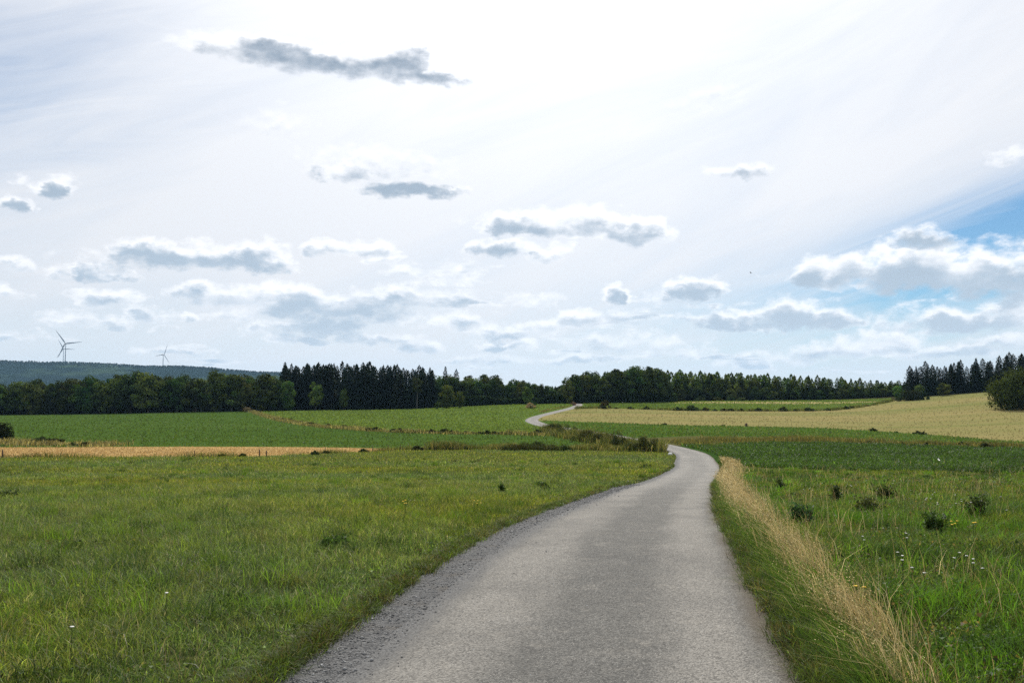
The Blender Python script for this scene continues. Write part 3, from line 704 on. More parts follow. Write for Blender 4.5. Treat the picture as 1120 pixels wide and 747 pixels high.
# trees that stand out
def single(kind, u, D, v, name, label, wide=1.0): plant(kind, u, D, top_h(u, D, v), name, label, 'tree', None, wide)
single(pale, 489, 306, 416, 'broadleaf_tree', 'pale green rounded tree in front of the conifers, taller of the two')
single(pale, 503, 303, 424, 'broadleaf_tree', 'lower pale green tree close right of the taller pale tree', .9)
single(pale, 478, 303, 437, 'shrub', 'yellowish low shrub left of the two pale trees', 1.4)
single(pale, 577, 322, 420, 'broadleaf_tree', 'pale green tree standing above the straw heap at the wood edge', .95)
single(pale, 345, 322, 414, 'broadleaf_tree', 'greener broadleaf tree standing before the tall spruces', .8)
single(pale, 376, 322, 421, 'broadleaf_tree', 'narrow grey green tree before the middle of the spruce stand', .6)
single(pale, 315, 316, 411, 'broadleaf_tree', 'paler broadleaf tree where broadleaf wood meets the spruces', .9)
single(pale, 622, 326, 413, 'broadleaf_tree', 'light green tree at the left end of the right grove', .9)
single(pale, 1033, 318, 415.5, 'broadleaf_tree', 'rounded light green tree alone before the hilltop spruces', 1.5)
single(pale, 983, 318, 418, 'broadleaf_tree', 'light green tree at the left foot of the hilltop spruces', 1.2)
single(pale, 1006, 322, 417, 'broadleaf_tree', 'light green tree between low dark hedge bush and spruces', 1.2)
single(birch, 456, 323, 405, 'birch_tree', 'slim pale stemmed birch before the right end of the conifers', .8)
single(birch, 598, 328, 417, 'birch_tree', 'slim pale stemmed tree left of the gap between the woods', .6)

def undergrowth():
    segs = [(-140, 316, 322, 342, 3.0), (300, 485, 330, 350, 4.0), (480, 614, 330, 352, 6.0), (478, 616, 325, 330, 3.0), (610, 740, 328, 333, 3.0), (612, 736, 332, 352, 5.0), (730, 992, 347, 368, 3.4), (985, 1230, 332, 352, 3.4)]
    P = []; T = []
    for u0, u1, D0, D1, hh in segs:
        n = int((u1-u0)*48); D = rng.uniform(D0, D1, n); x = X(rng.uniform(u0, u1, n), D); hgt = hh*(.5+.9*vnoise(x, D, 5, 3))
        z = H(x, D)+hgt*rng.uniform(0, 1, n)**.8; P.append(np.column_stack([x, D, z])); T.append(np.array((.022, .036, .012))*np.exp(rng.normal(size=(n, 1))*.4)*(.6+.9*vnoise(x, D, 6, 8)[:, None]))
    me = foliage(np.concatenate(P), rng.uniform(.6, 1.2, sum(len(p) for p in P)), np.concatenate(T), .4, None, 1, 'undergrowth'); me.materials.append(M['leaf'])
    tag(link('undergrowth', me), 'dark undergrowth closing the foot of the woods', 'undergrowth', kind='stuff')
undergrowth()

# bushes ------------------------------------------------------------------
def bush(u, D, w, h, col, leaf, label, name='bush', n=30, per=90, seed=0, mat_='leaf', group=None, cat='bush', stems=True):
    x = X(u, D); o = empty(name, (x, D, hz(x, D)-.05), rng.uniform(0, 6.28))
    me = crown_mesh(h, w, -h*.15, col, leaf, n, per, seed, mat_, .8, low=.3); me.name = 'foliage'; link('foliage', me, o)
    if stems: link('stem', trunk_mesh(h*.75, max(.02, h*.018), 5, M['bark'], .06, seed), o)
    return tag(o, label, cat, group)
bush(1118, 222, 15.0, 9.6, (.058, .105, .022), .45, 'big round green bush on the hillside at the right edge', 'bush', 130, 110, 201)
bush(996, 303, 9.5, 3.4, (.018, .032, .010), .4, 'low dark wide bush at the top of the grain field', 'bush', 34, 80, 202)
bush(1011, 300, 3.2, 2.6, (.026, .045, .012), .35, 'small bush at the right end of the low dark bush', 'bush', 16, 60, 203)
bush(2, 112, 3.2, 2.7, (.022, .036, .014), .17, 'round dark bush at the left edge behind the stubble', 'bush', 34, 110, 204)
bush(662, 262, 3.2, 2.6, (.075, .062, .028), .22, 'brown round bush at the corner of grain and pasture', 'bush', 26, 90, 205)
bush(580, 272, 3.0, 1.7, (.45, .36, .18), .2, 'pale straw coloured heap of brush left of the far lane', 'brush_heap', 22, 90, 206, 'dry', None, 'heap', False)
bush(583, 276, 2.6, 2.4, (.05, .075, .022), .2, 'small green bush behind the pale brush heap', 'bush', 18, 70, 207)
bush(627, 292, 2.0, 1.3, (.20, .13, .07), .18, 'reddish tan dry bush where the far lane ends', 'bush', 14, 60, 208, 'dry')
bush(272, 306, 4.4, 1.3, (.24, .20, .10), .22, 'pale dry bush on the ridge between crop and pasture', 'bush', 20, 70, 209, 'dry')
for i, (u, D, w, h) in enumerate(((560, 89, 2.2, .55), (578, 89.5, 2.4, .7), (597, 89, 2.3, .6), (615, 89, 2.2, .5), (588, 91, 2, .8))):
    bush(u, D, w, h, (.055, .068, .024), .11, 'dark low bush in the row at the far end of the left meadow', 'bush', 18, 70, 220+i, 'leaf', 'dark bushes ending the left meadow')
for i, (u, D, w, h) in enumerate(((u_, D_, w_*1.2, h_*1.15) for u_, D_, w_, h_ in ((690, 87, 1.6, 1.15), (704, 86, 2.0, 1.35), (716, 86, 1.5, 1.0), (676, 93, 1.8, 1.2), (655, 104, 2.4, 1.3), (640, 112, 2.4, 1.4), (618, 128, 2.6, 1.5), (606, 138, 2.6, 1.4), (672, 100, 2.2, 1.4), (648, 110, 2.4, 1.4), (629, 122, 2.6, 1.4)))):
    bush(u, D, w, h, (.070, .080, .030), .12, 'brownish green bush on the bank beside the lane bend', 'bush', 18, 70, 230+i, 'leaf', 'bushes on the bank by the bend')
# tufts along field boundaries
k = 0
tuft = [crown_mesh(1.0, 1.7, -.35, c, .2, 22, 45, 300+i, low=.5) for i, c in enumerate(((.050, .066, .022), (.07, .08, .028), (.042, .060, .02)))]
def tufts(lst, label, group):
    for u, D, h in lst:
        x = X(u, D); o = link('shrub', tuft[rng.integers(3)]); o.location = (x, D, hz(x, D)-.05); o.rotation_euler.z = rng.uniform(0, 6.28)
        o.scale = (h*rng.uniform(.9, 1.5), h*rng.uniform(.9, 1.5), h*.82); tag(o, label, 'shrub', group)
tufts([(u, np.interp(u, [409, 450, 500, 560, 600], [150, 143, 139, 135, 131])+.5, rng.uniform(.5, 1.0)) for u in (404, 412, 431, 437, 445, 452, 459, 466, 472, 480, 487, 494, 500, 509, 517, 524, 533, 541, 549, 556, 565, 573, 581, 588)],
      'small dark shrub in the row between crop and pasture', 'shrubs between crop and pasture')
tufts([(310, 214, .8), (318, 208, .9), (329, 192, .7), (340, 180, .8), (346, 178, .7), (359, 168, .9), (376, 162, .9), (384, 160, .6)], 'small shrub on the slanting ridge between the left fields', 'shrubs on the slanting ridge')
tufts([(674, 262.5, .6), (690, 262.5, 1.0), (707, 262.5, 1.2), (722, 262, .6), (741, 261.5, 1.3), (757, 261.5, 2.0), (771, 261.5, 1.3), (782, 261.5, .8), (792, 261.5, 1.1), (800, 261.5, 1.), (811, 261.5, 1.), (820, 261.5, .8), (829, 261.5, 1.2), (838, 261.5, .8), (857, 261.5, 1.6), (870, 262, .8), (884, 262, 1.3), (889, 262, .9), (905, 264, 1.0), (925, 270, 1.2), (930, 275, 1)],
      'dark shrub along the upper edge of the grain field', 'shrubs above the grain field')
tufts([(954, 158, .75), (1003, 149, .7), (1009, 148, .6), (790, 166, .4), (980, 154, .4), (727, 169, .5)], 'small dark tuft at the lower edge of the grain field', 'tufts below the grain field')
tufts([(1050, 112, .7), (1056, 110, .5), (1076, 107, .8), (1012, 113, .5), (860, 119, .4), (1095, 107, .4), (985, 115, .45), (950, 117, .4)], 'dark tuft standing in the weedy strip on the right', 'tufts in the right weedy strip')
tufts([(30, 104, .6), (40, 103, .9), (48, 103, 1.1), (56, 103, .9), (62, 104, .9), (80, 100, .5), (95, 99, .6)], 'dark shrub in the ragged strip behind the stubble', 'shrubs behind the stubble')
tufts([(766, 340, 2), (800, 339, 2.2), (745, 338, 1.6), (785, 339, 1.8), (810, 338, 1.6)], 'low bush at the foot of the right wood', 'low bushes at the right wood')
tufts([(244, 76, .35), (266, 76, .42), (345, 80, .5), (357, 82, .4), (398, 86, .5), (457, 91, .6), (474, 92, .5), (510, 92, .5)], 'low weed tuft at the fence line beside the stubble', 'weed tufts at the fence line')

# ------------------------------------------------------------------ grass and weeds (nobody could count the blades)
def blades(name, x, y, h, w, lean, tint, mat_, label, cat='grass', bend=.5, dirx=None, zoff=-.01, keep=False):
    n = len(x); z = H(x, y)+zoff
    a = rng.uniform(0, 6.283, n); ca, sa = np.cos(a), np.sin(a)
    lx, ly = rng.normal(size=n)*lean, rng.normal(size=n)*lean
    if dirx is not None: lx = lx+dirx
    B = np.column_stack([x, y, z]); wv = np.column_stack([ca, sa, 0*ca])*(w[:, None]*.5)
    l1 = np.column_stack([lx*h*.38, ly*h*.38, h*.58]); l2 = np.column_stack([lx*h*(1+bend*.3), ly*h*(1+bend*.3), h*np.sqrt(np.clip(1-.3*(lx**2+ly**2), .15, 1))])
    V = np.stack([B-wv, B+wv, B+l1+wv*.8, B+l1-wv*.8, B+l2], 1).reshape(-1, 3)
    i = np.arange(n)*5
    q = np.column_stack([i, i+1, i+2, i+3]); t = np.column_stack([i+3, i+2, i+4])
    me = mesh_np(name, V, quads=q, tris=t, mats=[M[mat_]], tint=np.repeat(tint, 5, 0))
    o = link(name, me); return tag(o, label, cat, kind='stuff')
def fan(n, u0, u1, D0, D1, wide=15.):
    """points spread evenly over the picture: uniform in distance near by, log-uniform further off; returns blade width factor"""
    a = max(0, min(D1, wide)-D0); b = wide*math.log(max(D1, wide)/max(D0, wide)) if D1 > wide else 0
    t = rng.uniform(0, a+b, n); D = np.where(t < a, D0+t, max(D0, wide)*np.exp((t-a)/wide))
    u = rng.uniform(u0, u1, n); return X(u, D), D, np.maximum(1, D/wide)
def pal(n, cols, wts, sd=.30):
    c = np.array(cols)[rng.choice(len(cols), n, p=np.array(wts)/sum(wts))]; return c*np.exp(rng.normal(size=(n, 1))*sd)

# left meadow
x, y, k = fan(560000, -190, 830, 4.3, 94)
ok = inside('meadow', x, y); x, y, k = x[ok], y[ok], k[ok]
ac, al = road_coords(x, y); dist = -ac-HW-shw(np.maximum(y, 0))
ok = dist > -.04+.22*fbm(x, y, .5, 9)**1.5; x, y, k, dist = x[ok], y[ok], k[ok], dist[ok]
pn = fbm(x, y, 2.2, 21, 4); pm = fbm(x, y, .55, 22, 3); cl_ = fbm(x, y, .22, 24, 2)[:, None]; pl_ = fbm(x, y, 9., 23, 3)
h = (.06+.12*pm**1.2+.09*(pn-.4))*np.clip(.35+dist*.5, .3, 1)*rng.uniform(.55, 1.25, len(x))*np.minimum(k, 1.25)
ta = pal(len(x), [(.118, .172, .027), (.168, .208, .038), (.074, .116, .023), (.215, .22, .070), (.31, .27, .13)], [.32, .30, .2, .13, .05])
tb = np.stack([np.interp(pn+pl_*.6-.3, [.25, .5, .75], [.78, 1, 1.16]), np.interp(pn, [.3, .7], [.86, 1.10]), np.interp(pl_, [.3, .7], [1.7, .85])], 1)
tb = tb*(.62+.76*cl_); edge_dry = np.clip(1-dist/.35, 0, 1)[:, None]
tint = ta*tb*(1-edge_dry*.5)+np.array((.10, .078, .032))*edge_dry*.5
blades('meadow_grass', x, y, np.maximum(h, .03), .0062*k*rng.uniform(.7, 1.4, len(x)), .55, tint, 'grass', 'short green meadow grass left of the lane')
# bright and dark tussocks with longer blades in the left meadow
nc = 900; cx, cyy, ck = fan(nc, -150, 820, 4.6, 70)
ok = inside('meadow', cx, cyy); cx, cyy = cx[ok], cyy[ok]; ok = -road_coords(cx, cyy)[0] > HW+.7; cx, cyy = cx[ok], cyy[ok]
nb = 70; cs = np.exp(rng.normal(size=len(cx))*.3); cc = pal(len(cx), [(.085, .150, .022), (.125, .175, .034), (.045, .080, .024), (.13, .15, .06)], [.35, .25, .25, .15])
x = np.repeat(cx, nb)+rng.normal(size=len(cx)*nb)*.10*np.repeat(cs, nb); y = np.repeat(cyy, nb)+rng.normal(size=len(cx)*nb)*.10*np.repeat(cs, nb)
kk = np.maximum(1, y/15)
blades('meadow_tussocks', x, y, np.repeat(cs, nb)*rng.uniform(.08, .24, len(x)), .0065*kk, .5, np.repeat(cc, nb, 0)*np.exp(rng.normal(size=(len(x), 1))*.2), 'grass', 'longer grass tussocks scattered over the left meadow')
# thin straw stalks above the left meadow
x, y, k = fan(5000, -150, 820, 5.5, 94); ok = inside('meadow', x, y) & (fbm(x, y, 6, 31) > .42); x, y, k = x[ok], y[ok], k[ok]
ok = -road_coords(x, y)[0] > HW+.6; x, y, k = x[ok], y[ok], k[ok]
blades('seed_stalks', x, y, rng.uniform(.16, .34, len(x)), .0032*k, .4, pal(len(x), [(.26, .21, .10), (.17, .17, .07), (.33, .27, .15)], [.4, .4, .2]), 'dry', 'thin pale seed stalks standing in the left meadow')

# right side: verge grass, weeds
x, y, k = fan(520000, 560, 1330, 4.3, 66)
ac, al = road_coords(x, y); dist = ac-HW; ok = (dist > .02+.16*fbm(x, y, .4, 12)) & ~inside('clover_field', x, y); x, y, k, dist = x[ok], y[ok], k[ok], dist[ok]
pn = fbm(x, y, 1.6, 41, 4); pm = fbm(x, y, .5, 42, 3); pl_ = fbm(x, y, 5., 43, 3)
bare = fbm(x, y, 2.4, 44, 4); ok = (bare < .545) | (rng.uniform(size=len(x)) < .20) | (dist < 1.0); 
x, y, k, dist, pn, pm, pl_, bare = [q[ok] for q in (x, y, k, dist, pn, pm, pl_, bare)]
h = (.05+.20*pm**1.6+.10*(pn-.4))*np.clip(.85+dist*.3, .8, 1)*rng.uniform(.5, 1.3, len(x))
ta = pal(len(x), [(.092, .152, .024), (.138, .190, .031), (.056, .096, .018), (.18, .18, .055), (.26, .215, .10)], [.34, .29, .24, .09, .04])
dryp = np.clip((bare-.5)*6, 0, 1)[:, None]*.6
tint = ta*np.stack([np.interp(pn, [.25, .75], [.7, 1.25]), np.interp(pn, [.25, .75], [.8, 1.15]), np.interp(pl_, [.3, .7], [1.4, .8])], 1)
tint = tint*(1-dryp)+np.array((.15, .115, .055))*dryp; nr_ = np.clip(1-(dist-.35)/.3, 0, 1)[:, None]; tint = tint*(1-nr_)+tint*np.array((.72, .92, .8))*nr_
blades('verge_grass', x, y, np.maximum(h, .03), .0068*k*rng.uniform(.7, 1.4, len(x)), .5, tint, 'grass', 'weedy green grass covering the meadow right of the lane')
nc = 1500; cx, cyy, ck = fan(nc, 640, 1300, 4.6, 62); ac = road_coords(cx, cyy)[0]
ok = (ac > HW+.35) & ~inside('clover_field', cx, cyy); cx, cyy = cx[ok], cyy[ok]
nb = 80; cs = np.exp(rng.normal(size=len(cx))*.35); cc = pal(len(cx), [(.075, .165, .020), (.110, .205, .030), (.034, .070, .017), (.06, .105, .04)], [.35, .2, .3, .15])
x = np.repeat(cx, nb)+rng.normal(size=len(cx)*nb)*.11*np.repeat(cs, nb); y = np.repeat(cyy, nb)+rng.normal(size=len(cx)*nb)*.11*np.repeat(cs, nb); kk = np.maximum(1, y/15); hk = np.repeat(cs, nb)*rng.uniform(.07, .21, len(x))
blades('verge_tussocks', x, y, hk*np.clip((road_coords(x, y)[0]-HW+.05)*3, .06, 1), .0075*kk, .5, np.repeat(cc, nb, 0)*np.exp(rng.normal(size=(len(x), 1))*.2), 'grass', 'taller green tussocks in the weedy meadow right of the lane')
for side, lab in ((-1, 'ragged grass creeping over the gravel on the left of the lane'), (1, 'ragged grass creeping over the right edge of the lane')):
    n = 1300; t = rng.uniform(0, 1, n); sa_ = np.interp(4.4, CL[:, 1], SL); sb_ = np.interp(60, CL[:, 1], SL); st = sa_+4*(np.exp(t*math.log((sb_-sa_+4)/4))-1)
    ok = rng.uniform(size=n) < .5+.5*vnoise(st, st*0, .9, 91+side); st = st[ok]; j = np.clip(np.searchsorted(SL, st), 0, len(CL)-1)
    off = (HW+.15 if side > 0 else -(HW+shw(CL[j, 1])+.05))+rng.normal(size=len(st))*.04; cx = CL[j, 0]+NR[j, 0]*off; cyy = CL[j, 1]+NR[j, 1]*off; nb = 34
    x = np.repeat(cx, nb)+rng.normal(size=len(cx)*nb)*.045; y = np.repeat(cyy, nb)+rng.normal(size=len(cx)*nb)*.06; kk = np.maximum(1, y/14)
    cc = np.repeat(pal(len(cx), [(.075, .115, .022), (.05, .08, .02), (.13, .12, .05), (.09, .07, .035)], [.4, .35, .15, .10]), nb, 0)
    blades('edge_grass', x, y, rng.uniform(.03, .13, len(x))*(1.35 if side > 0 else 1), .006*kk, .75, cc*np.exp(rng.normal(size=(len(x), 1))*.3), 'grass', lab)
def herbs(name, n, u0, u1, D1, test, cols, wts, h1, label, seed, thr):
    x, y, k = fan(n, u0, u1, 4.5, D1); a_ = road_coords(x, y)[0]; c_ = fbm(x, y, .7, seed, 3); ok = test(x, y, a_) & (c_+rng.normal(size=len(x))*.05 > thr); x, y, k, c_ = x[ok], y[ok], k[ok], c_[ok]
    z = H(x, y)+rng.uniform(.02, 1, len(x))*h1*np.clip((c_-thr)*5, .3, 1)
    me = foliage(np.column_stack([x, y, z]), rng.uniform(.018, .05, len(x))*k, pal(len(x), cols, wts)*(.6+.8*vnoise(x, y, .5, seed+2)[:, None]), .9, None, .7, name); me.materials.append(M['grass'])
    tag(link(name, me), label, 'weeds', kind='stuff')
herbs('meadow_herbs', 60000, -150, 820, 45, lambda x, y, a: inside('meadow', x, y) & (a < -HW-.5), [(.075, .125, .026), (.11, .16, .04), (.05, .085, .024), (.13, .12, .05)], [.4, .25, .25, .1], .10, 'low clover and plantain leaves among the left meadow grass', 111, .52)
herbs('verge_herbs', 90000, 700, 1330, 45, lambda x, y, a: (a > HW+.9) & ~inside('clover_field', x, y), [(.065, .12, .026), (.10, .16, .035), (.04, .07, .02), (.16, .12, .06)], [.38, .25, .25, .12], .18, 'low broad leaved weeds in the meadow right of the lane', 112, .47)
# the strip of tall dry grass beside the lane
n = 10500; t = rng.uniform(0, 1, n); s0 = np.interp(4.4, CL[:, 1], SL); s1 = np.interp(66, CL[:, 1], SL)
st = s0+4*(np.exp(t*math.log((s1-s0+4)/4))-1)
j = np.clip(np.searchsorted(SL, st), 0, len(CL)-1); off = HW+np.interp(CL[j, 1], [5, 12, 30, 60], [.66, .66, .70, .85])+rng.normal(size=n)*np.interp(CL[j, 1], [5, 12, 30, 60], [.13, .14, .18, .3])
x = CL[j, 0]+NR[j, 0]*off+rng.normal(size=n)*.05; y = CL[j, 1]+NR[j, 1]*off+rng.normal(size=n)*.05
den = fbm(x, y, .55, 51); ok = (den+rng.normal(size=n)*.10 > .47) & (road_coords(x, y)[0] > HW+.3) & (y > 5.0); x, y = x[ok], y[ok]; k = np.maximum(1, y/9)
dry_cols = [(.50, .39, .18), (.38, .28, .12), (.64, .53, .29), (.16, .19, .07)]
blades('dry_grass', x, y, rng.uniform(.20, .54, len(x)), .0045*k, .32, pal(len(x), dry_cols, [.38, .27, .2, .15]), 'dry', 'tall tan dry grass strip along the right edge of the lane', bend=1.2, dirx=-.42)
n = 30000; t = rng.uniform(0, 1, n); st = s0+4*(np.exp(t*math.log((s1-s0+4)/4))-1); j_ = np.clip(np.searchsorted(SL, st), 0, len(CL)-1)
off = HW+.16+.42*rng.beta(1.6, 1.3, n); x2 = CL[j_, 0]+NR[j_, 0]*off; y2 = CL[j_, 1]+NR[j_, 1]*off; ok = fbm(x2, y2, .35, 55)+rng.normal(size=n)*.05 > .42; x2, y2, off = x2[ok], y2[ok], off[ok]
blades('leaning_grass', x2, y2, rng.uniform(.10, .30, len(x2))*np.clip((off-HW)*3, .5, 1.1), .0055*np.maximum(1, y2/12), .35, pal(len(x2), [(.070, .135, .026), (.105, .175, .035), (.042, .085, .020), (.16, .17, .06)], [.4, .25, .25, .1]), 'grass', 'long soft grass leaning out between the lane and the dry strip', bend=1.0, dirx=-.3)
# feathery heads of the dry grass
ok = rng.uniform(size=len(x)) < .4; hx, hy = x[ok], y[ok]; hh = rng.uniform(.30, .54, len(hx)); m_ = 5
px_ = np.repeat(hx, m_)-np.repeat(hh, m_)*.46+rng.normal(size=len(hx)*m_)*.02; py_ = np.repeat(hy, m_)+rng.normal(size=len(hx)*m_)*.03
P_ = np.column_stack([px_, py_, H(np.repeat(hx, m_), np.repeat(hy, m_))+np.repeat(hh, m_)*rng.uniform(.70, .98, len(px_))])
me = foliage(P_, .016*np.maximum(1, py_/9), pal(len(P_), dry_cols, [.4, .2, .4, 0]), .1, None, .35, 'dry_grass_heads'); me.materials.append(M['dry'])
tag(link('dry_grass_heads', me), 'feathery tan seed heads over the dry strip beside the lane', 'grass', kind='stuff')
# scattered dry stems over the right meadow
x, y, k = fan(4500, 760, 1330, 4.6, 62); ac = road_coords(x, y)[0]; ok = (ac > HW+.9) & (y > 5.5) & (fbm(x, y, 2., 61) > .47); x, y, k = x[ok], y[ok], k[ok]
blades('dry_stems', x, y, rng.uniform(.2, .55, len(x)), .0038*k, .3, pal(len(x), dry_cols, [.3, .3, .2, .2]), 'dry', 'thin dry stems scattered through the right meadow')
# dark leafy crop
x, y, k = fan(130000, 740, 1330, 42, 118, 20.); ok = inside('clover_field', x, y) & (np.abs(road_coords(x, y)[0]) > 2.0); x, y, k = x[ok], y[ok], k[ok]
pn = fbm(x, y, 5, 71, 4)[:, None]
tint = pal(len(x), [(.044, .088, .018), (.056, .106, .022), (.032, .066, .014), (.075, .10, .035)], [.4, .25, .3, .05])*(.6+.8*pn)
blades('leafy_crop', x, y, rng.uniform(.12, .34, len(x))*np.interp(fbm(x, y, 3, 72, 3), [.3, .7], [.7, 1.3]), .02*k, .7, tint, 'grass', 'low dark green leaves of the crop right of the lane', 'crop')
# ragged weeds along the boundaries
def strip_weeds(name, line, n, wdt, h0, h1, w, cols, wts, label, seed, thr=.35):
    L = np.array(line); d = np.concatenate([[0], np.cumsum(np.linalg.norm(np.diff(L, axis=0), axis=1))]); s = rng.uniform(0, d[-1], n)
    x = np.interp(s, d, L[:, 0])+rng.normal(size=n)*wdt*.5; y = np.interp(s, d, L[:, 1])+rng.normal(size=n)*wdt
    dn = fbm(x, y, 3.5, seed, 3); ok = (dn+rng.normal(size=n)*.06 > thr) & (np.abs(road_coords(x, y)[0]) > 1.9); x, y, dn = x[ok], y[ok], dn[ok]
    cl = vnoise(x, y, 2.2, seed+7)[:, None]
    blades(name, x, y, rng.uniform(h0, h1, len(x))*np.interp(dn, [.35, .7], [.6, 1.4]), w*rng.uniform(.6, 1.4, len(x)), .35, pal(len(x), cols, wts)*(.7+.6*cl), 'grass', label, 'weeds')
WC = [(.066, .088, .026), (.11, .115, .045), (.22, .19, .095), (.042, .060, .018)]
strip_weeds('bank_weeds', UD([(735,86),(715,88),(690,94),(660,106),(640,116),(615,130),(602,142)]), 30000, 1.5, .6, 1.25, .045, WC, [.35, .3, .15, .2], 'tall brownish weeds on the bank by the lane bend', 81, .25)
strip_weeds('meadow_end_weeds', UD([(470,92.5),(520,92.5),(560,92),(640,90),(700,87),(732,85.5)]), 12000, .8, .3, .8, .04, WC, [.35, .25, .25, .15], 'ragged weeds at the far end of the left meadow', 82, .4)
strip_weeds('fence_line_weeds', fence_line[:7], 9000, .5, .15, .45, .03, WC, [.4, .3, .2, .1], 'thin weeds along the near edge of the stubble', 83, .45)
strip_weeds('field_ridge_weeds', weed_line[3:], 16000, 1.2, .25, .7, .07, [(.25, .215, .12), (.16, .155, .07), (.07, .08, .03)], [.4, .3, .3], 'pale dry weeds on the ridge between crop and pasture', 84, .3)
strip_weeds('strip_weeds', UD([(745,103),(800,116),(900,121),(1010,116),(1120,108),(1330,104)]), 15000, 3, .25, .6, .06, [(.12, .11, .045), (.07, .085, .03), (.17, .14, .06)], [.4, .4, .2], 'brownish weeds in the strip behind the dark crop', 85, .35)
strip_weeds('grain_edge_weeds', grain_far[:8], 9000, 1.0, .3, .8, .09, WC, [.45, .3, .1, .15], 'weeds along the upper edge of the grain field', 86, .42)
strip_weeds('stubble_back_weeds', UD([(-120,103),(0,104),(60,101),(125,99)]), 7000, 1.6, .25, .7, .05, [(.27, .22, .11), (.36, .32, .2), (.06, .06, .025)], [.5, .2, .3], 'pale and dark weeds behind the stubble at the left', 87, .35)
strip_weeds('shoulder_weeds', UD([(597,192),(590,205)]), 300, .5, .1, .3, .06, WC, [.4, .3, .2, .1], 'low weeds inside the far bend of the lane', 88)
strip_weeds('lane_weeds', UD([(626,284),(600,256),(592,240)]), 700, .8, .15, .5, .09, [(.2, .16, .08), (.09, .1, .035)], [.5, .5], 'dry weeds along the left edge of the far lane', 89)

def field_cover(name, reg, n, D0, D1, u0, u1, h, w, cols, wts, label, cat, seed, mk='grass', tram=None):
    x, y, k = fan(n, u0, u1, D0, D1, 60.); ok = inside(reg, x, y) & (np.abs(road_coords(x, y)[0]) > 2.0); x, y, k = x[ok], y[ok], k[ok]
    if tram:                               # the tractor's wheel lines stay clear
        fr = ((x*math.sin(tram[0])+y*math.cos(tram[0]))/tram[1]+.06*fbm(x, y, 40, seed)) % 1*tram[1]; ok = (np.abs(fr-1.) > .42) & (np.abs(fr-2.9) > .42); x, y, k = x[ok], y[ok], k[ok]
    p1 = fbm(x, y*2.5, 14, seed, 4)[:, None]; p2 = fbm(x, y*3, 3.5, seed+5, 3)[:, None]
    blades(name, x, y, h*rng.uniform(.5, 1.3, len(x))*(.6+.8*p2[:, 0]), w*k, .5, pal(len(x), cols, wts, .14)*(.55+.55*p1+.35*p2), mk, label, cat)
field_cover('crop_leaves', 'crop_field', 40000, 94, 316, -100, 760, .2, .07, [(.056, .098, .021), (.070, .114, .026), (.085, .124, .032)], [.5, .35, .15], 'low dark green leaves of the left crop field', 'crop', 101, 'grass', (R(3), 19))
field_cover('pasture_grass', 'pasture', 50000, 98, 326, 260, 660, .22, .07, [(.095, .150, .032), (.13, .175, .040), (.075, .11, .03)], [.5, .3, .2], 'light green grass of the pasture left of the far bend', 'grass', 102)
field_cover('far_pasture_grass', 'far_pasture', 20000, 255, 340, 600, 1000, .22, .07, [(.095, .150, .032), (.13, .175, .040), (.075, .11, .03)], [.5, .3, .2], 'green grass of the far pasture before the right wood', 'grass', 103)
field_cover('strip_grass', 'grass_strip', 36000, 108, 200, 590, 1280, .25, .06, [(.055, .115, .022), (.09, .135, .032), (.12, .13, .045)], [.5, .35, .15], 'green grass of the strip below the grain field', 'grass', 104)
field_cover('grain_ears', 'grain_field', 16000, 112, 330, 600, 1280, .20, .05, [(.205, .188, .076), (.235, .200, .088), (.185, .178, .068)], [.45, .35, .2], 'ripe tan ears of the grain field on the right', 'crop', 105, 'dry', (R(-5), 17))
field_cover('stubble_straw', 'stubble_field', 30000, 73, 98, -100, 450, .10, .04, [(.42, .29, .12), (.50, .36, .17), (.32, .21, .09)], [.5, .3, .2], 'cut straw standing on the narrow stubble field', 'straw', 106, 'dry')

# gravel stones on the shoulder
n = 10500; t = rng.uniform(0, 1, n); st = s0+3*(np.exp(t*math.log((np.interp(34, CL[:, 1], SL)-s0+3)/3))-1); j = np.clip(np.searchsorted(SL, st), 0, len(CL)-1)
off = -HW-shw(CL[j, 1])*np.where(rng.uniform(size=n) < .07, -rng.exponential(.3, n), np.clip(rng.beta(1.3, 1.3, n)*1.25-.12, -.2, 1.15)); x = CL[j, 0]+NR[j, 0]*off+rng.normal(size=n)*.03; y = CL[j, 1]+NR[j, 1]*off+rng.normal(size=n)*.03
r = .0042*np.exp(rng.normal(size=n)*.45)*np.maximum(1, y/12); z = H(x, y)+r*.25
oc = np.array([(1, 0, 0), (0, 1, 0), (-1, 0, 0), (0, -1, 0), (0, 0, .8), (0, 0, -.6)]); V = (np.column_stack([x, y, z])[:, None, :]+oc[None]*(r[:, None, None]*rng.uniform(.7, 1.3, (n, 6, 1)))).reshape(-1, 3)
tri = np.array([(0, 1, 4), (1, 2, 4), (2, 3, 4), (3, 0, 4), (1, 0, 5), (2, 1, 5), (3, 2, 5), (0, 3, 5)]); tris = (np.arange(n)[:, None, None]*6+tri[None]).reshape(-1, 3)
me = mesh_np('gravel', V, tris=tris, tint=np.repeat(np.array((.175, .175, .173))*np.exp(rng.normal(size=(n, 1))*.4), 6, 0)); 
m, N = mat('loose_stones'); finish(N, N.n('ShaderNodeAttribute', attribute_name='tint').outputs['Color'], .9); me.materials.append(m)
tag(link('gravel', me), 'loose grey gravel stones along the left edge of the lane', 'gravel', kind='stuff')

